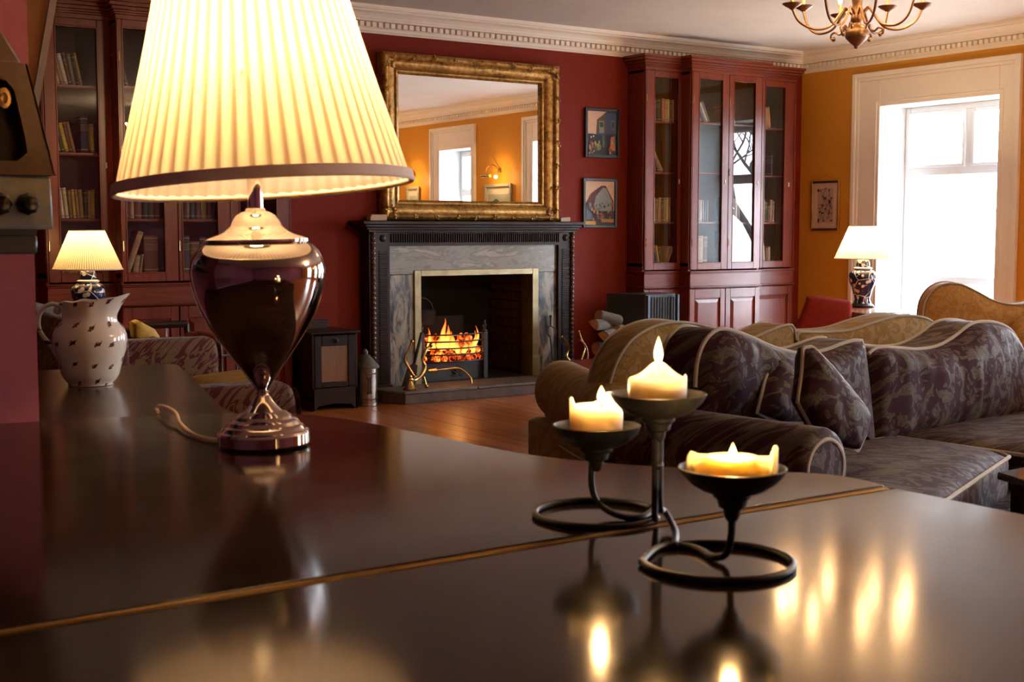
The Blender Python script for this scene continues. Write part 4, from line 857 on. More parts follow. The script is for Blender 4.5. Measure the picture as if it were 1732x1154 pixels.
soft('seat_base', [(g1[0][0], .06), (g1[-1][0], .06), (g1[-1][0], .38), (g1[0][0], .38)], lambda a, d, z: G(a, -.8+d, z), .8, M_gld, sg, n=70)
for (px, lb, dd) in ((((1700, 590), (1712, 552), (1745, 530), (1775, 540), (1790, 600)), 'golden tan cushion propped on the gold sofa, upper one at the frame edge', -.14), (((1715, 640), (1722, 590), (1750, 570), (1790, 590), (1800, 640)), 'golden tan cushion on the gold sofa, lower one at frame edge', -.30)):
    C_ = [G.hit(*p, dep=dd) for p in px]; tk = T('scatter_cushion', lb, 'cushion', G(0, dd, 0), G.rz, 'cushions on the gold sofa')
    soft('cover', curve2(C_), lambda a, d, z, dd=dd: G(a, dd+d-.04, z), .10, M_gld, tk, bf=.05, bb=.04, n=70, rnd_=.03)
# burgundy and gold sofa on the left, facing right; its seat cushion is plain gold
L_ = Pl((2.05, 5.45), 90-3)     # a runs away from camera, depth runs to the left
sl = T('sofa', 'burgundy and gold scroll damask sofa with plain gold seat, beyond the jug', 'sofa', L_.P, L_.rz)
def block(name, a0, a1_, d0, d1_, z0, z1, mat, r=.08, par=sl, pl=L_):
    out = [(a0+r*(1-math.cos(q)), z1-r+r*math.sin(q)) for q in [PI/2*k/6 for k in range(7)]]+[(a1_-r*(1-math.cos(q)), z1-r+r*math.sin(q)) for q in [PI/2*k/6 for k in range(6, -1, -1)]]+[(a1_, z0), (a0, z0)]
    return soft(name, out, lambda a, d, z: pl(a, d0+d, z), d1_-d0, mat, par, bf=.03, bb=.03, n=90, rnd_=.05, center=((a0+a1_)/2, (z0+z1)/2))
block('arm', -.02, .24, -.42, .42, .08, .665, M_bur)
block('arm', 2.36, 2.62, -.84, .42, .08, .69, M_bur)
block('back_rest', .1, 2.5, .30, .52, .08, .96, M_bur, .12)
block('seat_cushion', .24, 2.36, -.48, .34, .30, .49, plain('gold_velvet', (.42, .27, .07), (.33, .20, .05), .5, scale=9, spec=.2), .05)
block('seat_base', .2, 2.4, -.38, .34, .08, .31, M_bur, .03)
fs_ = T('footstool', 'low gold velvet footstool between the burgundy sofa arms', 'footstool', (2.8, 6.9, 0))
gv = plain('gold_velvet', (.42, .27, .07), (.33, .20, .05), .5)
soft('cushion', [(2.50, 6.42), (2.84, 6.45), (3.10, 7.55), (2.62, 7.30)], lambda a, d, z: Vector((a, z, .50-d)), .14, gv, fs_, bf=.03, n=80, rnd_=.03)
MB().prism([(2.53, 6.47), (2.81, 6.50), (3.05, 7.48), (2.64, 7.24)], (0, 0, 0), (1, 0, 0), (0, 1, 0), (0, 0, 1), .20, .36).build('base', M_bur, fs_, bevel=.01)
for lx, ly in ((2.57, 6.52), (2.78, 6.55), (3.0, 7.40), (2.67, 7.2)): MB().lathe([(.018, 0), (.03, .2)], (lx, ly, 0), 12).build('leg', M_dark, fs_)
# ================================================================ PIANO
pn = T('grand_piano', 'closed dark wood baby grand piano filling the foreground', 'piano', (.8, 1.5, 0))
m, t, b = newmat('piano_lacquer'); v = mapping(t, (1.2, 10, 1)); n = noise(t, v, 1.2, 5, .6, .6); n2 = noise(t, mapping(t), 3, 5, .7); sc_ = noise(t, mapping(t, (3, 40, 1)), 6, 2)
t.links.new(ramp(t, n, [(.3, (.012, .005, .003)), (.7, (.028, .012, .006))]), b.inputs['Base Color'])
t.links.new(math_(t, 'MULTIPLY_ADD', n2, .12, .055), b.inputs['Roughness'])
b.inputs['Specular IOR Level'].default_value = .3; bump(t, b, n2, .03, .002); M_pia = m
ZP = .98; YH = 1.243
side = [(1.50, .50), (1.502, 1.20)]
bent = curve2([(1.503, YH+.012), (1.51, 1.30), (1.498, 1.37), (1.42, 1.46), (1.30, 1.60), (1.222, 1.77), (1.19, 2.05), (1.165, 2.25), (1.12, 2.40), (1.00, 2.51), (.80, 2.585), (.55, 2.63)], 6)
zc = (0, 0, 0), (1, 0, 0), (0, 1, 0), (0, 0, 1)
MB().prism([(.06, .50), (1.503, .50), (1.503, YH-.006), (.06, YH-.006)], *zc, ZP-.022, ZP).build('front_lid', M_pia, pn, bevel=.009, seg=4)
MB().prism([(.06, YH+.008)]+bent+[(.06, 2.63)], *zc, ZP-.022, ZP).build('main_lid', M_pia, pn, bevel=.009, seg=4)
MB().box(.06, 1.49, YH-.006, YH+.008, ZP-.016, ZP-.0012).tube([(.06, YH+.001, ZP-.0028), (1.49, YH+.001, ZP-.0028)], .0042, n=10).build('brass_hinge', plain('hinge_brass', (.42, .27, .09), (.20, .12, .04), .35, .9, scale=60, stretch=(1, 30, 30)), pn)
inn = [(x-.02, y-.015) for x, y in bent]
MB().prism([(.075, .55), (1.48, .55), (1.48, 1.2)]+inn+[(.075, 2.61)], *zc, .66, ZP-.022).build('case', M_pia, pn, bevel=.004)
MB().box(.12, 1.44, .42, .56, .68, .80).build('key_slip', M_pia, pn, bevel=.004)
for lx, ly in ((.2, .75), (1.36, .75), (.62, 2.35)):
    MB().lathe([(.075, .66), (.075, .60), (.05, .57), (.062, .5), (.04, .12), (.05, .1), (.03, .05), (.03, 0)], (lx, ly, 0), 20).build('leg', M_pia, pn)
# second dark table behind the piano tail, the jug stands on it
jt = T('side_table', 'dark polished table with curved edge behind the piano, under the flowered jug', 'table', (.9, 3.4, 0))
m, t, b = newmat('dark_table_top'); n = noise(t, mapping(t, (1, 8, 1)), 2, 5)
t.links.new(ramp(t, n, [(.3, (.030, .014, .008)), (.7, (.075, .035, .018))]), b.inputs['Base Color']); b.inputs['Roughness'].default_value = .2
edge = curve2([(1.10, 2.72), (1.138, 2.84), (1.16, 3.0), (1.20, 3.15), (1.24, 3.31), (1.32, 3.62), (1.41, 4.0)], 5)
MB().prism([(.68, 2.70)]+edge+[(1.38, 4.06), (.3, 4.06), (.3, 2.96), (.68, 2.96)], *zc, .905, .93).build('table_top', m, jt, bevel=.005, seg=2)
MB().prism([(.70, 2.74), (1.06, 2.74), (1.10, 3.0), (1.18, 3.35), (1.33, 4.0), (.34, 4.0), (.34, 2.98), (.70, 2.98)], *zc, .80, .905).build('apron', M_dark, jt)
for lx, ly in ((.75, 2.82), (1.06, 2.84), (1.28, 3.92), (.4, 3.92)): MB().lathe([(.02, 0), (.035, .3), (.028, .7), (.04, .8)], (lx, ly, 0), 14).build('leg', M_dark, jt)
# ================================================================ BIG LAMP
lc = atz(447, 754, ZP); D0 = (lc-CAM).dot(FW); s = D0/FPX
lp = T('table_lamp', 'large polished nickel urn lamp with pleated cream shade, lit, on the piano', 'lamp', lc)
hdir = (lc-CAM); hdir.z = 0; hdir.normalize(); side_ = Vector((hdir.y, -hdir.x, 0))
TL = Matrix.Rotation(math.radians(-1.2), 4, hdir)      # the whole lamp leans slightly to the left
LM = Matrix.Translation(lc) @ TL
def lpart(prof, name, mat, n=64, ang_=50, **k):
    q = MB(); q.M = LM; return q.lathe([(r*s, z*s) for r, z in prof], (0, 0, 0), n, **k).build(name, mat, lp, ang=ang_)
lpart([(70, 0), (75, 2), (77, 6), (77, 22), (75, 26), (71, 28), (68, 33), (66, 35), (61, 37), (58, 43), (55, 45), (50, 47), (47, 52), (42, 55), (38, 58), (32, 60), (24, 68), (17, 77), (13, 84), (10, 88), (12, 89), (12, 92), (9, 94)], 'base', M_chrome, ang_=22)
m, t, b = newmat('dark_nickel'); b.inputs['Metallic'].default_value = 1; b.inputs['Base Color'].default_value = (.42, .38, .36, 1); b.inputs['Roughness'].default_value = .05
lpart([(8, 92), (14, 102), (25, 117), (38, 136), (52, 156), (66, 176), (81, 199), (94, 224), (104, 250), (110, 276), (112, 296), (109, 313), (102, 327), (93, 337), (84, 343)], 'urn_body', m)
lpart([(84, 342), (87, 344), (87, 348), (82, 351), (66, 356), (54, 361), (46, 367), (43, 370), (42, 373), (38, 380), (32, 388), (24, 393), (17, 395), (16, 399), (13, 400)], 'cap', M_chrome)
lpart([(13, 398), (13, 560)], 'stem', M_chrome, n=32)
# shade, tilted a little more
ST = Matrix.Translation(side_*18*s) @ LM @ Matrix.Translation((0, 0, 430*s)) @ Matrix.Rotation(math.radians(-2.2), 4, hdir) @ Matrix.Rotation(math.radians(-2.4), 4, side_)
rb, rt_, hs_ = 243*s, 131*s, 420*s; NP = 58; n_ = NP*8; rows = 18; mb = MB(); vs = []; fs = []; uv = []
for i in range(rows+1):
    u_ = i/rows; r = rb+(rt_-rb)*u_ + .004*math.sin(PI*u_)*-1
    for k in range(n_):
        ph = (k*NP/n_) % 1; sk = .0035*(ph if ph < .8 else (1-ph)*4)
        q = 2*PI*k/n_; rr = r+sk*(.3+.7*min(1, 6*u_)*min(1, 6*(1-u_)))
        vs.append(ST @ Vector((rr*math.cos(q), rr*math.sin(q), hs_*u_)))
for i in range(rows):
    for k in range(n_): fs.append((i*n_+k, i*n_+(k+1) % n_, (i+1)*n_+(k+1) % n_, (i+1)*n_+k))
sh = mb.add(vs, fs).build('lamp_shade', shade_mat('pleated_shade', (.72, .62, .55), (.80, .64, .42), NP, None), lp)
def cyl_uv(o, n_, rows):
    me = o.data; ul = me.uv_layers.new(name='uv')
    for p in me.polygons:
        vi = [me.loops[l].vertex_index for l in p.loop_indices]; ks = [i % n_ for i in vi]; wrap = max(ks)-min(ks) > n_/2
        for l, k, i in zip(p.loop_indices, ks, vi): ul.data[l].uv = ((k+(n_ if wrap and k < n_/2 else 0))/n_, (i//n_)/rows)
cyl_uv(sh, n_, rows)
M_band = plain('shade_band_cloth', (.72, .62, .58), (.68, .58, .54), .8, scale=80)
mb = MB(); mb.M = ST; mb.lathe([(rb+.004, 0), (rb+.006, .003), (rb+.003, .019), (rb-.002, .020), (rb-.003, .002), (rb+.004, 0)], (0, 0, 0), 128, capped=False).build('trim_band', M_band, sh)
# liner and shade ring
mb = MB(); mb.M = ST; mb.tube([(rb*.99*math.cos(q), rb*.99*math.sin(q), .004) for q in [2*PI*k/64 for k in range(64)]], .002, closed=True, n=6)
for k in range(3): q = 2*PI*k/3; mb.tube([(0, 0, .16), (rb*.80*math.cos(q), rb*.80*math.sin(q), .17)], .0018, n=6)
mb.build('shade_carrier', M_brass, lp)
def bulb(parent, c, r, name='bulb', e=25):
    MB().lathe([(.4*r, -1.9*r), (.45*r, -1.2*r), (.8*r, -.6*r), (r, 0), (.85*r, .55*r), (.5*r, .87*r), (0, r)], c, 16).build(name, emis('warm_bulb', (1, .68, .32), e), parent)
bc_ = LM @ Vector((0, 0, 560*s))
MB().lathe([(.014, -.03), (.016, 0), (.016, .03)], LM @ Vector((0, 0, 545*s)), 16).build('bulb_holder', M_brass, lp)
bulb(lp, LM @ Vector((0, 0, 600*s)), .028)
point('table_lamp_light', LM @ Vector((0, 0, 600*s+.045)), 18, (1, .66, .32), .035)
# the lamp's flex
P = [atz(x, y, z) for x, y, z in ((372, 745, ZP+.006), (345, 741, ZP+.005), (322, 732, ZP+.006), (304, 715, ZP+.010), (298, 700, ZP+.016), (284, 690, ZP+.020), (270, 687, ZP+.014), (265, 692, ZP+.006), (268, 697, ZP+.004))]
MB().tube(smooth_path(P, 6), .0036, n=8).build('flex', plain('cream_flex', (.55, .38, .26), None, .4), lp)
# ================================================================ CANDLE HOLDER
ch = T('candle_holder', 'black wrought iron three cup candle holder on the piano lid', 'candle holder', (1.0, 1.2, ZP))
RR = .0042
c1 = atz(1010, 868, ZP+RR); c2 = atz(1213, 949, ZP+RR); r1, r2 = .081, .083
mid = atz(1112, 862, ZP+RR)
cupL = (1009, 735, .057); cupC = (1113, 684, .0585); cupR = (1239, 806, .059)
def px_at(x, y, D): return atd(x, y, D)
D1, D2 = (c1-CAM).dot(FW), (c2-CAM).dot(FW); DM = D1*.55+D2*.45
tC = px_at(1113, 705, DM); tL = px_at(1001, 755, D1-.01); tR = px_at(1238, 845, D2-.01)
def circle(c, r, a0, a1, n): return [Vector((c.x+r*math.cos(math.radians(a0+(a1-a0)*k/n)), c.y+r*math.sin(math.radians(a0+(a1-a0)*k/n)), ZP+RR)) for k in range(n+1)]
def angof(c, p): return math.degrees(math.atan2(p.y-c.y, p.x-c.x))
base = Vector((tC.x, tC.y, ZP)); ZR = ZP+RR
def gp(x, y, h=0): v_ = atz(x, y, ZR); v_.z += h; return v_
def ringp(c, r, a0, a1, n):
    return [Vector((c.x, c.y, ZR))+(side_*math.cos(math.radians(q))+hdir*math.sin(math.radians(q)))*r for q in [a0+(a1-a0)*k/n for k in range(n+1)]]
rod = [tL, tL.lerp(Vector((tL.x, tL.y, ZR+.05)), .6), Vector((tL.x, tL.y, ZR+.036)), gp(1010, 866, .014), gp(1032, 872, .004), gp(1062, 876), gp(1090, 873)]+ringp(c1, r1, 8, 326, 44)+[base+Vector((-.004, 0, .022)), base+Vector((-.0035, 0, .05)), Vector((tC.x-.0035, tC.y, tC.z))]
MB().tube(smooth_path(rod, 3), RR, n=10).build('ring_rod', M_black, ch)
rod = [Vector((tC.x+.0035, tC.y, tC.z)), base+Vector((.0035, 0, .06)), base+Vector((.005, 0, .030)), gp(1124, 884, .014), gp(1142, 902, .003)]+ringp(c2, r2, 106, -192, 44)+[gp(1112, 927), gp(1145, 922), gp(1180, 929), gp(1206, 943), gp(1228, 946, .006), Vector((tR.x, tR.y, ZR+.032)), tR]
MB().tube(smooth_path(rod, 3), RR, n=10).build('ring_rod', M_black, ch)
MB().ball((base.x, base.y, ZP+.085), .0075, (1, 1, .8)).build('collar', M_black, ch)
def cup(px, py, r, D, name='cup'):
    c = px_at(px, py, D); z = c.z
    MB().lathe([(.006, -.054), (.009, -.048), (.010, -.041), (.015, -.038), (.017, -.030), (.021, -.027), (.022, -.023), (.034, -.0195), (.046, -.012), (.054, -.004), (r, .004), (r+.001, .006), (r-.001, .0065), (.052, -.001), (.044, -.008), (.034, -.0095), (0, -.010)], c, 40, capped=True).build(name, M_black, ch, ang=28)
    return c
kC, kL, kR = cup(1113, 674, .0585, DM), cup(1009, 727, .0565, D1-.01), cup(1239, 800, .059, D2-.01)
m, t, b = newmat('candle_wax'); b.inputs['Base Color'].default_value = (.93, .80, .58, 1); b.inputs['Roughness'].default_value = .45
b.inputs['Subsurface Weight'].default_value = .8; b.inputs['Subsurface Radius'].default_value = (1, 1, 1); b.inputs['Subsurface Scale'].default_value = .018; M_wax = m
m2, t, b = newmat('flame_light_core')
fm = bpy.data.materials.new('candle_flame'); fm.use_nodes = True; t = fm.node_tree; t.nodes.clear(); em = N(t, 'Emission'); o_ = N(t, 'OutputMaterial'); tcn = N(t, 'TexCoord'); s_ = N(t, 'SeparateXYZ')
t.links.new(tcn.outputs['Generated'], s_.inputs[0]); t.links.new(ramp(t, s_.outputs[2], [(0, (1, .45, .1)), (.3, (1, .75, .35)), (.8, (1, .62, .2)), (1, (1, .40, .06))]), em.inputs[0]); em.inputs[1].default_value = 9; t.links.new(em.outputs[0], o_.inputs[0])
M_stub = M_wax.copy(); M_stub.name = 'yellow_wax'; M_stub.node_tree.nodes['Principled BSDF'].inputs['Base Color'].default_value = (1, .80, .38, 1)
def candle(c, r, h, label, irregular, fh, fx=0, ht=None, e=1.0):
    k_ = T('candle', label, 'candle', (c.x, c.y, c.z-.008), 0, None); n_ = 48; vs = []; fs = []
    tops = []; z0 = c.z-.0085
    for j in range(n_):
        q = 2*PI*j/n_; tops.append(z0+h*irregular(q))
    rows_ = [(r*.97, lambda j: z0), (r, lambda j: z0+.003), (r, lambda j: z0+(tops[j]-z0)*.5), (r, lambda j: tops[j]-.003), (r*.96, lambda j: tops[j]), (r*.90, lambda j: tops[j]-.001), (r*.84, lambda j: min(tops[j], z0+h*.72)-.002), (r*.6, lambda j: z0+h*.66), (r*.15, lambda j: z0+h*.64)]
    for rr, f in rows_:
        for j in range(n_):
            q = 2*PI*j/n_; w = 1+.02*math.sin(3*q+r*900); vs.append((c.x+rr*w*math.cos(q), c.y+rr*w*math.sin(q), f(j)))
    for i in range(len(rows_)-1):
        for j in range(n_): fs.append((i*n_+j, i*n_+(j+1) % n_, (i+1)*n_+(j+1) % n_, (i+1)*n_+j))
    fs += [tuple(range(n_))[::-1], tuple((len(rows_)-1)*n_+j for j in range(n_))]
    MB().add(vs, fs).build('wax', M_stub if h < .041 else M_wax, k_, ang=60)
    zt = z0+h*.66 if ht is None else z0+ht; X = c.x+fx*RT.x; Y = c.y+fx*RT.y
    MB().tube([(X, Y, zt-.004), (X, Y, zt+.006), (X+.001, Y, zt+.011)], .0009, n=6).build('wick', M_black, k_)
    pr = [(.0004, 0), (.0035, .004), (.0052, .010), (.0055, .015), (.0042, .023), (.0024, .030), (.0002, .037)]
    MB().lathe([(a*1.0, z*fh/.037) for a, z in pr], (X, Y, zt+.004), 14).build('flame', fm, k_)
    point('candle_light', (X, Y, zt+.03), e, (1, .55, .2), .006)
vdir = lambda c: math.atan2(CAM.y-c.y, CAM.x-c.x)   # direction from candle to the viewer
def bumpy(q, peaks, base_): return base_+sum(a*math.exp(-(((q-p+PI) % (2*PI)-PI)/w)**2) for p, a, w in peaks)
v1 = vdir(kC); v2 = vdir(kL); v3 = vdir(kR)
candle(kC, .0355, .042, 'tall white pillar candle burning in the highest middle cup', lambda q: bumpy(q, [(v1+PI, .42, .55), (v1+PI/2, .12, .25)], .80), .034, 0, .046)
candle(kL, .0345, .050, 'white pillar candle with melted collapsed rim in the left cup', lambda q: bumpy(q, [(v2-PI/2, .0, .3), (v2+PI/2+PI+.2, .25, .28), (v2+PI-.5, .30, .35), (v2+PI/2, -.12, .5)], .80), .022, .006, .040)
candle(kR, .050, .040, 'low melted yellow candle stub burning in the front right cup', lambda q: bumpy(q, [(v3+PI/2, .85, .42), (v3+PI+.3, .3, .4), (v3-PI/2-.3, .55, .45), (v3, -.1, .6)], .18), .026, 0, .012)
# ================================================================ JUG
M_jug, t, b = newmat('flowered_china'); tcn = N(t, 'TexCoord'); s_ = N(t, 'SeparateXYZ'); t.links.new(tcn.outputs['Object'], s_.inputs[0])
an = math_(t, 'MULTIPLY', math_(t, 'ARCTAN2', s_.outputs[1], s_.outputs[0]), .085); cb = N(t, 'CombineXYZ'); t.links.new(math_(t, 'MULTIPLY', an, 19), cb.inputs[0]); t.links.new(math_(t, 'MULTIPLY', s_.outputs[2], 19), cb.inputs[1])
# sprigs printed in a staggered grid
gx = cb.outputs[0]; vo = N(t, 'TexVoronoi', voronoi_dimensions='2D'); vo.inputs['Scale'].default_value = 1; vo.inputs['Randomness'].default_value = .42; t.links.new(cb.outputs[0], vo.inputs['Vector'])
l_ = N(t, 'VectorMath', operation='SUBTRACT'); t.links.new(cb.outputs[0], l_.inputs[0]); t.links.new(vo.outputs['Position'], l_.inputs[1]); ls = N(t, 'SeparateXYZ'); t.links.new(l_.outputs[0], ls.inputs[0])
dd = math_(t, 'ADD', math_(t, 'ABSOLUTE', math_(t, 'SUBTRACT', ls.outputs[0], math_(t, 'MULTIPLY', ls.outputs[1], 1.2))), math_(t, 'MULTIPLY', math_(t, 'ABSOLUTE', math_(t, 'ADD', ls.outputs[0], ls.outputs[1])), .55))
nf = noise(t, mapping(t), 230, 2); sp1 = math_(t, 'LESS_THAN', math_(t, 'MULTIPLY_ADD', nf, .42, dd), .395)
mx = N(t, 'MixRGB'); t.links.new(sp1, mx.inputs[0]); mx.inputs[1].default_value = (.80, .76, .66, 1)
t.links.new(ramp(t, noise(t, mapping(t), 120, 1), [(.4, (.03, .05, .03)), (.5, (.22, .03, .06)), (.62, (.40, .22, .22))], 'CONSTANT'), mx.inputs[2]); t.links.new(mx.outputs[0], b.inputs['Base Color'])
b.inputs['Roughness'].default_value = .12; b.inputs['Coat Weight'].default_value = .4
jc = atz(154, 651, .93); sj = (jc-CAM).dot(FW)/FPX
jg = T('jug', 'white china jug with small purple flower sprigs on the dark table', 'jug', jc)
prof = [(34, 0), (37, 1), (37, 4), (42, 9), (47, 18), (50, 30), (54, 45), (59, 60), (61, 75), (60, 86), (56, 96), (49, 104), (44, 110), (43, 118), (44, 128), (47, 138), (50, 143)]
mb = MB(); n_ = 64; vs = []; fs = []; sd = math.atan2(RT.y, RT.x)
full = prof+[(48, 142), (45, 136), (41, 118), (47, 102), (55, 80), (44, 20), (0, 8)]
for r, z in full:
    for k in range(n_):
        q = 2*PI*k/n_; dq = math.cos(q-sd); lip = max(0, (z-112)/30); sp_ = max(0, dq)**8*lip; back = max(0, -dq)**2*lip
        rr = r*sj*(1+.0)+(.016*sp_ if z > 112 else 0)+.002*lip*math.sin(9*q); zz = z*sj+lip*(.017*max(0, dq)**3-.006*back+.002*math.sin(9*q+1)); rr += .012*(max(0, dq)**6)*lip
        vs.append((jc.x+rr*math.cos(q), jc.y+rr*math.sin(q), jc.z+zz))
for i in range(len(full)-1):
    for k in range(n_): fs.append((i*n_+k, i*n_+(k+1) % n_, (i+1)*n_+(k+1) % n_, (i+1)*n_+k))
fs.append(tuple(range(n_))[::-1])
mb.add(vs, fs).build('body', M_jug, jg, ang=70)
lv = -RT
P = [jc+lv*a*sj+Vector((0, 0, z*sj)) for a, z in ((44, 126), (58, 137), (74, 132), (84, 118), (86, 100), (80, 84), (68, 70), (62, 60), (57, 50))]
MB().tube(smooth_path(P, 5), [.0065]*41, n=10).ball(tuple(jc+lv*64*sj+Vector((0, 0, 66*sj))), .010).ball(tuple(jc+lv*53*sj+Vector((0, 0, 126*sj))), .012).build('handle', M_jug, jg)
# ================================================================ SMALL LAMPS WITH PORCELAIN BASES
m, t, b = newmat('blue_blossom_porcelain'); vo = N(t, 'TexVoronoi'); vo.inputs['Scale'].default_value = 26; v = mapping(t); t.links.new(v, vo.inputs['Vector'])
vo2 = N(t, 'TexVoronoi', feature='DISTANCE_TO_EDGE'); vo2.inputs['Scale'].default_value = 9; t.links.new(v, vo2.inputs['Vector'])
big = noise(t, v, 9, 1); br_ = math_(t, 'LESS_THAN', vo2.outputs[0], .022); fl__ = math_(t, 'MULTIPLY', math_(t, 'LESS_THAN', vo.outputs['Distance'], .40), math_(t, 'GREATER_THAN', big, .47))
mk = math_(t, 'MAXIMUM', br_, fl__); mx = N(t, 'MixRGB'); t.links.new(mk, mx.inputs[0]); mx.inputs[1].default_value = (.006, .010, .05, 1); mx.inputs[2].default_value = (.66, .60, .48, 1)
t.links.new(mx.outputs[0], b.inputs['Base Color']); b.inputs['Roughness'].default_value = .1; b.inputs['Coat Weight'].default_value = .5; M_por = m
M_porw = plain('white_porcelain', (.68, .66, .60), None, .15, scale=5, rv=.03)
sm = shade_mat('small_pleated_shade', (.66, .55, .40), (.86, .70, .42), 90, None)
def lamp(label, c, sc, e, grp=None):
    l = T('table_lamp', label, 'lamp', c, 0, grp)
    def pr(p, nm, mt, n=40): MB().lathe([(r*sc, z*sc) for r, z in p], c, n).build(nm, mt, l, ang=50)
    pr([(.10, 0), (.10, .012), (.085, .022), (.075, .03)], 'foot', M_dark)
    pr([(.075, .028), (.072, .04), (.064, .06), (.066, .08), (.085, .15), (.110, .21), (.117, .25), (.108, .285), (.085, .305), (.062, .312)], 'body', M_por)
    pr([(.062, .310), (.075, .318), (.078, .326), (.062, .334)], 'rim', M_porw)
    pr([(.052, .334), (.055, .345), (.053, .38), (.045, .395), (.02, .402)], 'cap', M_por)
    pr([(.009, .40), (.009, .52)], 'stem', M_brass, 12)
    rows, n_ = 6, 90*4; mb = MB(); vs = []; fs = []
    for i in range(rows+1):
        u_ = i/rows; r = .235*sc+(.118-.235)*sc*u_
        for k in range(n_): q = 2*PI*k/n_; rr = r+.0012*(k % 4 < 2); vs.append((c[0]+rr*math.cos(q), c[1]+rr*math.sin(q), c[2]+(.405+.27*u_)*sc))
    for i in range(rows):
        for k in range(n_): fs.append((i*n_+k, i*n_+(k+1) % n_, (i+1)*n_+(k+1) % n_, (i+1)*n_+k))
    o = mb.add(vs, fs).build('lamp_shade', sm, l); cyl_uv(o, n_, rows)
    MB().tube([(c[0]+.236*sc*math.cos(2*PI*k/48), c[1]+.236*sc*math.sin(2*PI*k/48), c[2]+.406*sc) for k in range(48)], .004*sc, closed=True, n=6).tube([(c[0]+.119*sc*math.cos(2*PI*k/48), c[1]+.119*sc*math.sin(2*PI*k/48), c[2]+.675*sc) for k in range(48)], .004*sc, closed=True, n=6).build('trim_band', M_band, o)
    bulb(l, (c[0], c[1], c[2]+.54*sc), .026*sc, e=14); point('table_lamp_light', (c[0], c[1], c[2]+.60*sc), e, (1, .70, .36), .03)
    return l
cR = atz(1458, 519, .72); cR2 = Vector((cR.x, cR.y, .72))
lamp('lit cream pleated lamp on a blue blossom vase base, beside the window', cR2, 1.0, 42)
lt = T('end_table', 'reddish brown side table under the vase lamp by the window', 'table', (cR.x, cR.y, 0))
q = [atz(*p, .715) for p in ((1378, 521), (1442, 514), (1528, 528), (1457, 529))]
qa = [(v_.x, v_.y) for v_ in (atz(1376, 519, .717), atz(1466, 531, .717), atz(1540, 527, .717), atz(1450, 515, .717))]
MB().prism(qa, *zc, .692, .717).build('table_top', wood('reddish_table', (.13, .03, .015), (.22, .06, .03), .22, .4, 'x'), lt, bevel=.005)
cxq = sum(a for a, c in qa)/4; cyq = sum(c for a, c in qa)/4
MB().prism([(cxq+(a-cxq)*.88, cyq+(c-cyq)*.88) for a, c in qa], *zc, .60, .692).build('apron', M_maho, lt)
for a, c in qa: MB().lathe([(.016, 0), (.024, .25), (.02, .6)], (cxq+(a-cxq)*.84, cyq+(c-cyq)*.84, 0), 12).build('leg', M_maho, lt)
cl_ = Vector((2.42, 8.52, .73))
lamp('lit cream pleated lamp with blue blossom base, behind the white jug', cl_, .93, 8)
st = T('side_table', 'small dark table behind the burgundy sofa, under the left vase lamp', 'table', (2.42, 8.52, 0))
MB().lathe([(.0, .70), (.26, .70), (.275, .715), (.26, .73), (0, .73)], (2.42, 8.52, 0), 40).build('table_top', M_maho, st)
MB().lathe([(.03, .02), (.045, .2), (.025, .4), (.04, .6), (.06, .70)], (2.42, 8.52, 0), 16).build('pedestal', M_maho, st)
for k in range(3): a = 2*PI*k/3; MB().tube([(2.42, 8.52, .14), (2.42+.12*math.cos(a), 8.52+.12*math.sin(a), .08), (2.42+.24*math.cos(a), 8.52+.24*math.sin(a), .02)], [.022, .018, .014]).build('leg', M_maho, st)
# ================================================================ CHANDELIER
cc = Vector((5.96, 5.27, 2.41)); cn = T('chandelier', 'antique brass chandelier with curled arms hanging from the cream ceiling', 'chandelier', (cc.x, cc.y, ZC))
M_ab = plain('antique_brass', (.26, .15, .08), (.40, .24, .13), .38, .85, scale=30, bmp=.2)
MB().lathe([(0, 0), (.012, .004), (.014, .018), (.022, .024), (.040, .04), (.062, .062), (.068, .085), (.066, .105), (.050, .125), (.028, .135), (.024, .15), (.034, .165), (.036, .18), (.03, .20), (.022, .23), (.03, .27), (.042, .33), (.05, .37), (.036, .40), (.018, .42), (.016, .50), (.03, .52), (.016, .54)], cc, 28).build('stem', M_ab, cn)
MB().lathe([(.01, .54), (.008, ZC-cc.z-.03), (.06, ZC-cc.z-.02), (.065, ZC-cc.z)], cc, 16).build('rod', M_ab, cn)
fb = emis('candle_bulb', (1, .56, .18), 12)
for k in range(8):
    a = math.radians(45*k+12); dx, dy = math.cos(a), math.sin(a); low = k % 2
    R_ = .38 if low else .36; zz = .10 if low else .20
    P = [cc+Vector((dx*r, dy*r, z)) for r, z in ((.03, .20), (.07, .235), (.10, .20), (.16, .13), (.25, .115), (R_-.04, .16), (R_, .205+zz*.3))]
    ar_ = MB().tube(smooth_path(P, 5), .0075, n=8).build('arm', M_ab, cn)
    tip = P[-1]
    MB().lathe([(.008, -.01), (.02, 0), (.042, .012), (.056, .022), (.058, .026), (.04, .02), (0, .016)], tip, 20).build('drip_pan', M_ab, ar_)
    MB().lathe([(.011, .016), (.011, .085)], tip, 12).build('candle_tube', plain('ivory_tube', (.75, .62, .40), None, .5), ar_)
    MB().lathe([(.006, .085), (.012, .10), (.013, .115), (.007, .14), (.0, .155)], tip, 12).build('bulb', fb, ar_)
    point('chandelier_light', tip+Vector((0, 0, .175)), 3.5, (1, .56, .24), .014)
    P = [cc+Vector((dx*r, dy*r, z)) for r, z in ((.05, .10), (.075, .145), (.09, .105), (.115, .095), (.14, .11), (.165, .10), (.168, .078), (.150, .070), (.148, .085))]
    if k % 2 == 0: MB().tube(smooth_path(P, 5), .0065, n=8).ball(tuple(P[-2]), .013).build('scroll', M_ab, cn)
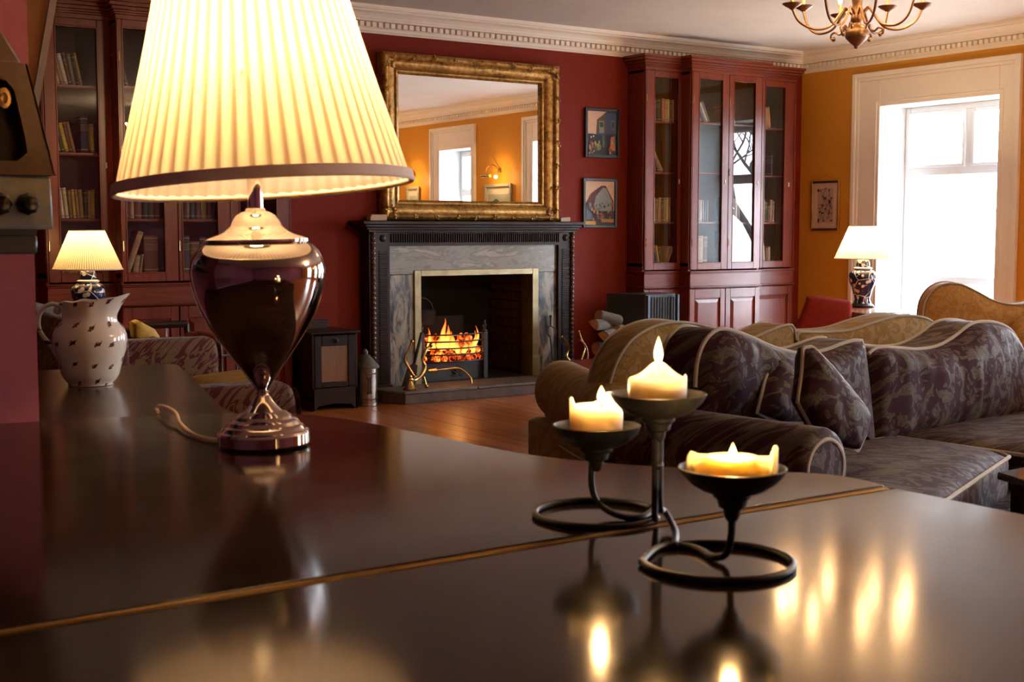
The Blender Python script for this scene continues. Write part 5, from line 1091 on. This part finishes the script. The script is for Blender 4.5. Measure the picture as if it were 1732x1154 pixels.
c2n = copy_tree(cn); c2n.location = (5.96, .4, ZC); c2n['label'] = 'added second brass chandelier, out of view to the right, put in to light the room'  # unseen chandelier, added for warm light on the window wall and pier
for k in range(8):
    a = math.radians(45*k+12); point('chandelier_light', (5.96+.37*math.cos(a), .4+.37*math.sin(a), cc.z+.40), 28, (1, .66, .36), .014)  # lights of the added chandelier, the stronger fill for the room
# ================================================================ OLD GREY INSTRUMENT ON THE PIER
mc = T('vintage_projector', 'old grey metal projector box with black knobs and brown tapered hood, left edge', 'projector', (.3, 2.5, 1.35))
YMf = 2.40
def my(x, y): p = aty(x, y, YMf); return (p.x, p.z)
px0 = (-260, 0)
M_grey = plain('worn_grey_metal', (.20, .21, .21), (.12, .125, .13), .5, .3, scale=14, bmp=.05)
M_brown = plain('brown_crackle_paint', (.055, .028, .017), (.045, .023, .014), .65, scale=60, bmp=.1)
XYZ = ((0, YMf, 0), (1, 0, 0), (0, 0, 1), (0, 1, 0))
a, c = my(92, 385), my(86, 298)
MB().prism([my(-300, 285), my(86, 299), my(92, 388), my(-300, 388)], *XYZ, 0, .2).build('control_box', M_grey, mc, bevel=.004)
MB().prism([my(-300, 388), my(70, 388), my(66, 398), my(-300, 398)], *XYZ, .02, .2).build('base_rail', M_black, mc)
hood = [my(-300, 284), my(93, 297), my(46, 108), my(36, 106), my(-300, 100)]
wi = [my(p[0]-10, p[1]) for p in ((-80, 270), (40, 272), (56, 258), (52, 230), (34, 152), (20, 136), (0, 132), (-80, 130))]
# hood face with a window cut in it: build as ring
nO = [my(-300, 284), my(60, 294), my(93, 297), my(86, 262), my(57, 150), my(46, 108), my(20, 105), my(-300, 100)]
vs = [(x, YMf-.0, z) for x, z in nO]+[(x, YMf-.0, z) for x, z in wi]+[(x, YMf+.03, z) for x, z in wi]
fs = [(i, (i+1) % 8, 8+(i+1) % 8, 8+i) for i in range(8)]+[(8+i, 8+(i+1) % 8, 16+(i+1) % 8, 16+i) for i in range(8)]
ho = MB().add(vs, fs); ho.prism([hood[1], hood[2], my(43, 111), my(90, 297)], *XYZ, .0, .2); ho.prism([my(-300, 291), my(93, 297), my(93, 294), my(-300, 281)], *XYZ, -.01, .2)
ho.build('hood', M_brown, mc, smooth=False)
MB().prism([my(-300, 102), my(37, 107), my(-12, 28), my(-300, 10)], *XYZ, .0, .2).build('hood_top', M_brown, mc, bevel=.004)
MB().prism(wi, *XYZ, .028, .034).build('dark_window', M_soot, mc)
dx_, dz_ = my(9, 165)
q = MB(); q.M = Matrix.Translation((dx_, YMf+.012, dz_)) @ Matrix.Diagonal((.62, 1, 1, 1)) @ Matrix.Rotation(PI/2, 4, 'X'); q.lathe([(.018, -.015), (.0195, 0), (.018, .004), (.010, .005), (.006, .001), (0, .0)], (0, 0, 0), 32).build('brass_dial', plain('dial_brass', (.50, .32, .14), (.30, .2, .08), .4, .6), mc)
for kx in (46, 0):
    x_, z_ = my(kx, 345)
    q = MB(); q.M = Matrix.Translation((x_, YMf, z_)) @ Matrix.Rotation(PI/2, 4, 'X')
    kk = q.lathe([(.018, 0), (.019, .006), (.013, .010), (.0135, .026), (.011, .030), (0, .031)], (0, 0, 0), 24, fn=lambda q_, z: 1+.06*math.cos(8*q_) if z < .011 else 1).build('knob', plain('black_bakelite', (.012, .012, .013), None, .18), mc)
MB().box(-.3, .60, 2.42, 2.66, 1.31, 1.345).build('bracket', M_black, mc, bevel=.004)
# leaning ochre board with pale edge behind the pier
bd = T('leaning_board', 'leaning ochre board with pale grey edge above the projector, behind the pink pier', 'board', (.5, 3.1, .93))
YB_ = 3.15
def by_(x, y): p = aty(x, y, YB_); return (p.x, p.z)
XB = ((0, YB_, 0), (1, 0, 0), (0, 0, 1), (0, 1, 0))
pe = lambda u_: (63+(-1.0)*0, 0)
tp, bt = by_(102, -40), by_(28, 390)
dxz = ((tp[0]-bt[0]), (tp[1]-bt[1]))
bt2 = (tp[0]-dxz[0]*(tp[1]-.932)/dxz[1], .932)
MB().prism([bt2, tp, (tp[0]-.016, tp[1]), (bt2[0]-.016, bt2[1])], *XB, -.008, .02).build('edge_strip', plain('pale_grey_wood', (.30, .25, .22), (.24, .20, .18), .6), bd)
MB().prism([(bt2[0]-.016, bt2[1]), (tp[0]-.016, tp[1]), (tp[0]-.28, tp[1]), (bt2[0]-.20, bt2[1])], *XB, .0, .018).build('panel', plain('ochre_board', (.26, .10, .02), (.20, .075, .015), .6), bd)
# ================================================================ COAL BOX AND SCUTTLE
cb_ = T('coal_box', 'dark oak coal cabinet with a fielded door left of the fireplace', 'cabinet', (4.36, 9.1, 0))
x0, x1, yf, zt = 4.165, 4.545, 8.885, .60
MB().box(x0, x0+.02, yf, YW-.03, 0, zt-.02).box(x1-.02, x1, yf, YW-.03, 0, zt-.02).box(x0, x1, YW-.05, YW-.03, .05, zt-.02).box(x0, x1, yf+.02, YW-.03, .08, .10).build('carcass', M_dark, cb_, bevel=.003)
MB().box(x0-.025, x1+.02, yf-.025, YW-.03, zt-.02, zt).build('top', M_darkX, cb_, bevel=.005)
MB().prism([(x0-.02, zt), (x1-.10, zt), (x1-.10, zt+.07), (x0-.02, zt+.08)], *((0, 0, 0), (1, 0, 0), (0, 0, 1), (0, 1, 0)), 9.18, 9.21).build('back_board', M_darkX, cb_, bevel=.003)
MB().prism([(x0, 0), (x0+.02, 0), (x0+.05, .035), (x0+.19, .05), (x1-.05, .035), (x1-.02, 0), (x1, 0), (x1, .17), (x0, .17)], (0, 0, 0), (1, 0, 0), (0, 0, 1), (0, 1, 0), yf, yf+.02).build('apron', M_darkX, cb_, bevel=.002)
d = MB().box(x0+.02, x0+.08, yf-.004, yf+.018, .175, zt-.03).box(x1-.08, x1-.02, yf-.004, yf+.018, .175, zt-.03).box(x0+.08, x1-.08, yf-.004, yf+.018, .175, .215).box(x0+.08, x1-.08, yf-.004, yf+.018, .49, zt-.03).build('door', M_dark, cb_, bevel=.004)
MB().box(x0+.075, x1-.075, yf+.006, yf+.016, .21, .495).build('leather_panel', plain('worn_tan_leather', (.22, .10, .035), (.15, .06, .02), .45, scale=12, stretch=(6, 1, .5), bmp=.3), d)
q = MB(); q.M = Matrix.Translation(((x0+x1)/2+.01, yf-.004, .53)) @ Matrix.Rotation(PI/2, 4, 'X'); q.lathe([(.022, 0), (.020, .006), (.010, .01), (.014, .02), (.010, .026), (0, .027)], (0, 0, 0), 8).build('knob', M_black, d)
sc = T('coal_scuttle', 'lidded galvanised metal coal bucket beside the hearth', 'bucket', (4.66, 8.98, 0))
cx, cy = 4.665, 8.99; M_tin = plain('worn_tin', (.42, .38, .34), (.26, .23, .20), .24, 1, scale=14, rv=.08, bmp=.05)
MB().lathe([(.096, 0), (.100, .004), (.100, .03), (.095, .034), (.095, .055), (.097, .058), (.094, .061), (.094, .25), (.097, .254), (.094, .258), (.096, .30)], (cx, cy, 0), 48).build('body', M_tin, sc)
MB().lathe([(.108, .295), (.110, .305), (.104, .315), (.085, .335), (.06, .365), (.036, .395), (.022, .402), (.024, .412), (.024, .422), (.016, .432), (.012, .44), (0, .444)], (cx, cy, 0), 48).build('lid', plain('dark_tin', (.10, .10, .10), (.16, .15, .14), .4, .7, scale=20), sc)
a = math.atan2(-cy, -cx)+.35; hx, hy = cx+.098*math.cos(a), cy+.098*math.sin(a); ox_, oy_ = .022*math.cos(a), .022*math.sin(a)
MB().tube([(hx, hy, .22), (hx+ox_, hy+oy_, .215), (hx+ox_, hy+oy_, .12), (hx, hy, .115)], .006).box(hx-.02, hx+.012, hy-.008, hy+.006, .215, .235).box(hx-.02, hx+.012, hy-.008, hy+.006, .10, .12).build('handle', M_black, sc)
# ================================================================ LOG BASKET, HEATER, RED CHAIR, TABLES
lb = T('log_basket', 'wicker log basket with a hooped handle right of the fireplace', 'basket', (7.28, 9.1, 0))
M_wick = plain('dark_wicker', (.07, .035, .018), (.12, .06, .03), .6, scale=50, bmp=.4)
mb = MB(); bcx, bcy = 6.98, 8.70
for k in range(15):
    z = .02+.018*k; r = .15+.04*k/14
    mb.tube([(bcx+(r+.004*math.sin(14*q+PI*k))*math.cos(q), bcy+(r+.004*math.sin(14*q+PI*k))*.8*math.sin(q), z) for q in [2*PI*j/56 for j in range(56)]], .0095, closed=True, n=5)
o = mb.build('weave', M_wick, lb); o['kind'] = 'stuff'
mb = MB()
for j in range(14): q = 2*PI*j/14; mb.tube([(bcx+.15*math.cos(q), bcy+.12*math.sin(q), 0), (bcx+.195*math.cos(q), bcy+.155*math.sin(q), .29)], .005, n=5)
o = mb.build('stake_ring', M_wick, lb); o['kind'] = 'stuff'
MB().tube(smooth_path([aty(993, 612, 8.6), aty(994, 598, 8.6), aty(990, 584, 8.6), aty(981, 575, 8.6)], 6), .007).build('handle', plain('cane', (.30, .14, .06), None, .5), lb)
def log(name_label, pa, pb, r, half=False):
    l = T('log', name_label, 'log', tuple((Vector(pa)+Vector(pb))/2), 0, 'split logs in the log basket'); A, B_ = Vector(pa), Vector(pb); dv = (B_-A).normalized(); u1 = dv.orthogonal().normalized(); u2 = dv.cross(u1)
    n_ = 16; pts = [(r*(1+.06*math.sin(3*q+r*50))*math.cos(q), (r if not (half and math.sin(q) < -.1) else r*.25)*math.sin(q)) for q in [2*PI*k/n_ for k in range(n_)]]
    MB().prism(pts, A, u1, u2, dv, 0, (B_-A).length).build('bark', plain('log_bark', (.09, .07, .045), (.045, .035, .02), .9, scale=30, bmp=.6, stretch=(1, 1, 3)), l, bevel=.003)
    cut = plain('cut_wood', (.42, .20, .09), (.30, .12, .05), .7, scale=18)
    for o_ in (A-dv*.004, B_): MB().prism([(a*.9, c*.9) for a, c in pts], o_, u1, u2, dv, 0, .004).build('cut_face', cut, l)
def at9(x, y, Y=8.68): return aty(x, y, Y)
log('round grey bark log lying on top of the log basket', at9(1012, 534), at9(1047, 543), .052)
log('orange cut log in the basket, left below the round log', at9(1003, 551, 8.6), at9(1040, 549, 8.8), .055, True)
log('split log with a bright edge at the front of the basket', at9(1020, 572, 8.58), at9(1052, 560, 8.78), .06, True)
log('short dark log at the right of the basket', at9(1042, 556, 8.66), at9(1062, 562, 8.74), .04)
log('log bedded deep under the front split log', at9(1008, 590, 8.7), at9(1048, 588, 8.7), .06)
ht = T('heater', 'black metal heater with upright bars below the right bookcase', 'heater', (7.65, 8.9, 0))
ha, hb = aty(1047, 497, 8.92), aty(1092, 499, 8.80); hc = aty(1145, 504, 8.80)
zt = (ha.z+hb.z)/2
MB().prism([(ha.x, 9.10), (hb.x-.0, 8.80), (hb.x+.03, 8.80), (hc.x, 8.82), (hc.x, 9.10)], *zc, .06, zt).build('body', plain('black_enamel', (.012, .016, .02), None, .35), ht, bevel=.006)
for k in range(11):
    x = hb.x+.035+(hc.x-hb.x-.05)*k/10; MB().tube([(x, 8.79, .1), (x, 8.79, zt-.03)], .006, n=8).build('bar', plain('dark_steel', (.05, .045, .042), None, .45, .5), ht)
for x in (hb.x+.012, hc.x-.01): MB().box(x-.012, x+.012, 8.765, 8.80, .06, zt-.01).build('corner_post', plain('blue_steel', (.10, .14, .18), None, .4, .7), ht, bevel=.003)
for x in (hb.x, hc.x-.04): MB().box(x, x+.04, 8.82, 9.08, 0, .06).build('foot', M_black, ht)
# red chair
rc = Pl((7.85, 6.9), -35); C = T('easy_chair', 'red upholstered easy chair with sloping back near the window table', 'chair', rc.P, rc.rz)
M_redc = plain('red_cloth', (.24, .018, .010), (.18, .013, .008), .75, scale=30, spec=.15)
pts = [rc.hit(*p) for p in ((1345, 562), (1352, 545), (1364, 514), (1367, 502), (1376, 500), (1440, 509), (1443, 516), (1440, 562))]
soft('back_rest', pts, rc, .09, M_redc, C, bf=.02, n=80, rnd_=.03)
a0, a1 = pts[0][0], pts[-1][0]; zz = min(z for a, z in pts)
MB().box
soft('seat_cushion', [(a0, -.55), (a1, -.55), (a1, .02), (a0, .02)], lambda a, d, z: rc(a, z, .44-d), .13, M_redc, C, bf=.03, n=70, rnd_=.03)
for a in (a0+.03, a1-.03):
    for d in (-.5, .05): MB().tube([rc(a, d, 0), rc(a, d, .33)], [.016, .022]).build('leg', M_maho, C)
    MB().tube([rc(a, .05, .30), rc(a, .06, zz+.1)], .016).build('back_post', M_maho, C)
# coffee table between olive sofa and fire
ct = T('coffee_table', 'long dark red wooden coffee table between olive sofa and hearth', 'table', (5.8, 6.7, 0))
q = [atz(*p, .47) for p in ((932, 612), (1012, 606), (1100, 640), (1030, 655))]
q = [(v_.x, v_.y) for v_ in q]; print('coffee', q)
MB().prism(q, *zc, .44, .47).build('table_top', wood('red_table', (.10, .016, .012), (.16, .03, .02), .16, .5, 'x'), ct, bevel=.005)
cxq = sum(a for a, c in q)/4; cyq = sum(c for a, c in q)/4
MB().prism([(cxq+(a-cxq)*.9, cyq+(c-cyq)*.9) for a, c in q], *zc, .36, .44).build('apron', M_maho, ct)
for a, c in q: MB().box(cxq+(a-cxq)*.86-.02, cxq+(a-cxq)*.86+.02, cyq+(c-cyq)*.86-.02, cyq+(c-cyq)*.86+.02, 0, .36).build('leg', M_maho, ct, bevel=.004)
# small table at right edge
rt2 = T('occasional_table', 'small black table with pale shiny top at the right edge', 'table', (4.2, 2.7, 0))
c0 = atz(1686, 799, .52); f0 = atz(1732, 790, .52); n0 = atz(1732, 812, .52); ux = (f0-c0).normalized(); uy = (n0-c0).normalized()
q = [c0, c0+ux*.5, c0+ux*.5+uy*.5, c0+uy*.5]; q = [(v_.x, v_.y) for v_ in q]
MB().prism(q, *zc, .495, .52).build('table_top', plain('black_gloss_top', (.03, .03, .035), None, .12), rt2, bevel=.004)
cxq = sum(a for a, c in q)/4; cyq = sum(c for a, c in q)/4
MB().prism([(cxq+(a-cxq)*.84, cyq+(c-cyq)*.84) for a, c in q], *zc, .06, .495).build('cabinet', M_dark, rt2, bevel=.004)
MB().prism([(cxq+(a-cxq)*.9, cyq+(c-cyq)*.9) for a, c in q], *zc, .0, .06).build('plinth', M_black, rt2, bevel=.004)
# wooden armchair with yellow cushion, behind burgundy sofa; black rail stand
wc = Pl((2.74, 8.12), 3); C = T('wooden_armchair', 'dark wooden armchair behind the burgundy sofa arm, holding a yellow cushion', 'chair', wc.P, wc.rz)
for a in (0, .40):
    MB().tube([wc(a, 0, 0), wc(a, 0, .64)], .02).build('leg', M_dark, C); MB().tube([wc(a, .45, 0), wc(a, .5, .72)], .02).build('leg', M_dark, C)
    MB().tube([wc(a, -.03, .65), wc(a, .25, .66), wc(a, .48, .64)], .025).build('arm_rest', M_maho, C)
MB().tube([wc(0, .5, .72), wc(.40, .5, .72)], .025).build('top_rail', M_dark, C); MB().box
MB().prism([(0, 0), (.40, 0), (.40, .45), (0, .45)], wc.P, wc.a, wc.b, (0, 0, 1), .40, .44).build('seat', M_dark, C)
q = Pl(atz(243, 553, .74), 5); tk = T('scatter_cushion', 'bright yellow cushion propped on the dark wooden armchair', 'cushion', q.P, q.rz)
soft('cover', [q.hit(*p) for p in ((226, 545), (234, 541), (262, 556), (271, 570), (262, 590), (228, 572))], q, .09, plain('yellow_cloth', (.62, .40, .06), (.5, .30, .04), .6, scale=20), tk, bf=.03, bb=.02, n=60, rnd_=.03)
rs = T('magazine_rack', 'black metal stand with two curved rails beside the coal cabinet', 'stand', (3.4, 8.5, 0))
for y_ in (590, 613):
    MB().tube(smooth_path([aty(305, y_, 8.6), aty(340, y_-6, 8.6), aty(372, y_-11, 8.6), aty(392, y_-10, 8.7), aty(402, y_, 8.8)], 5), .009).build('rail', M_black, rs)
for x_ in (318, 370, 400):
    p = aty(x_, 590, 8.62 if x_ < 390 else 8.8); MB().tube([(p.x, p.y, 0), (p.x, p.y, p.z+.03)], .008).build('post', M_black, rs)
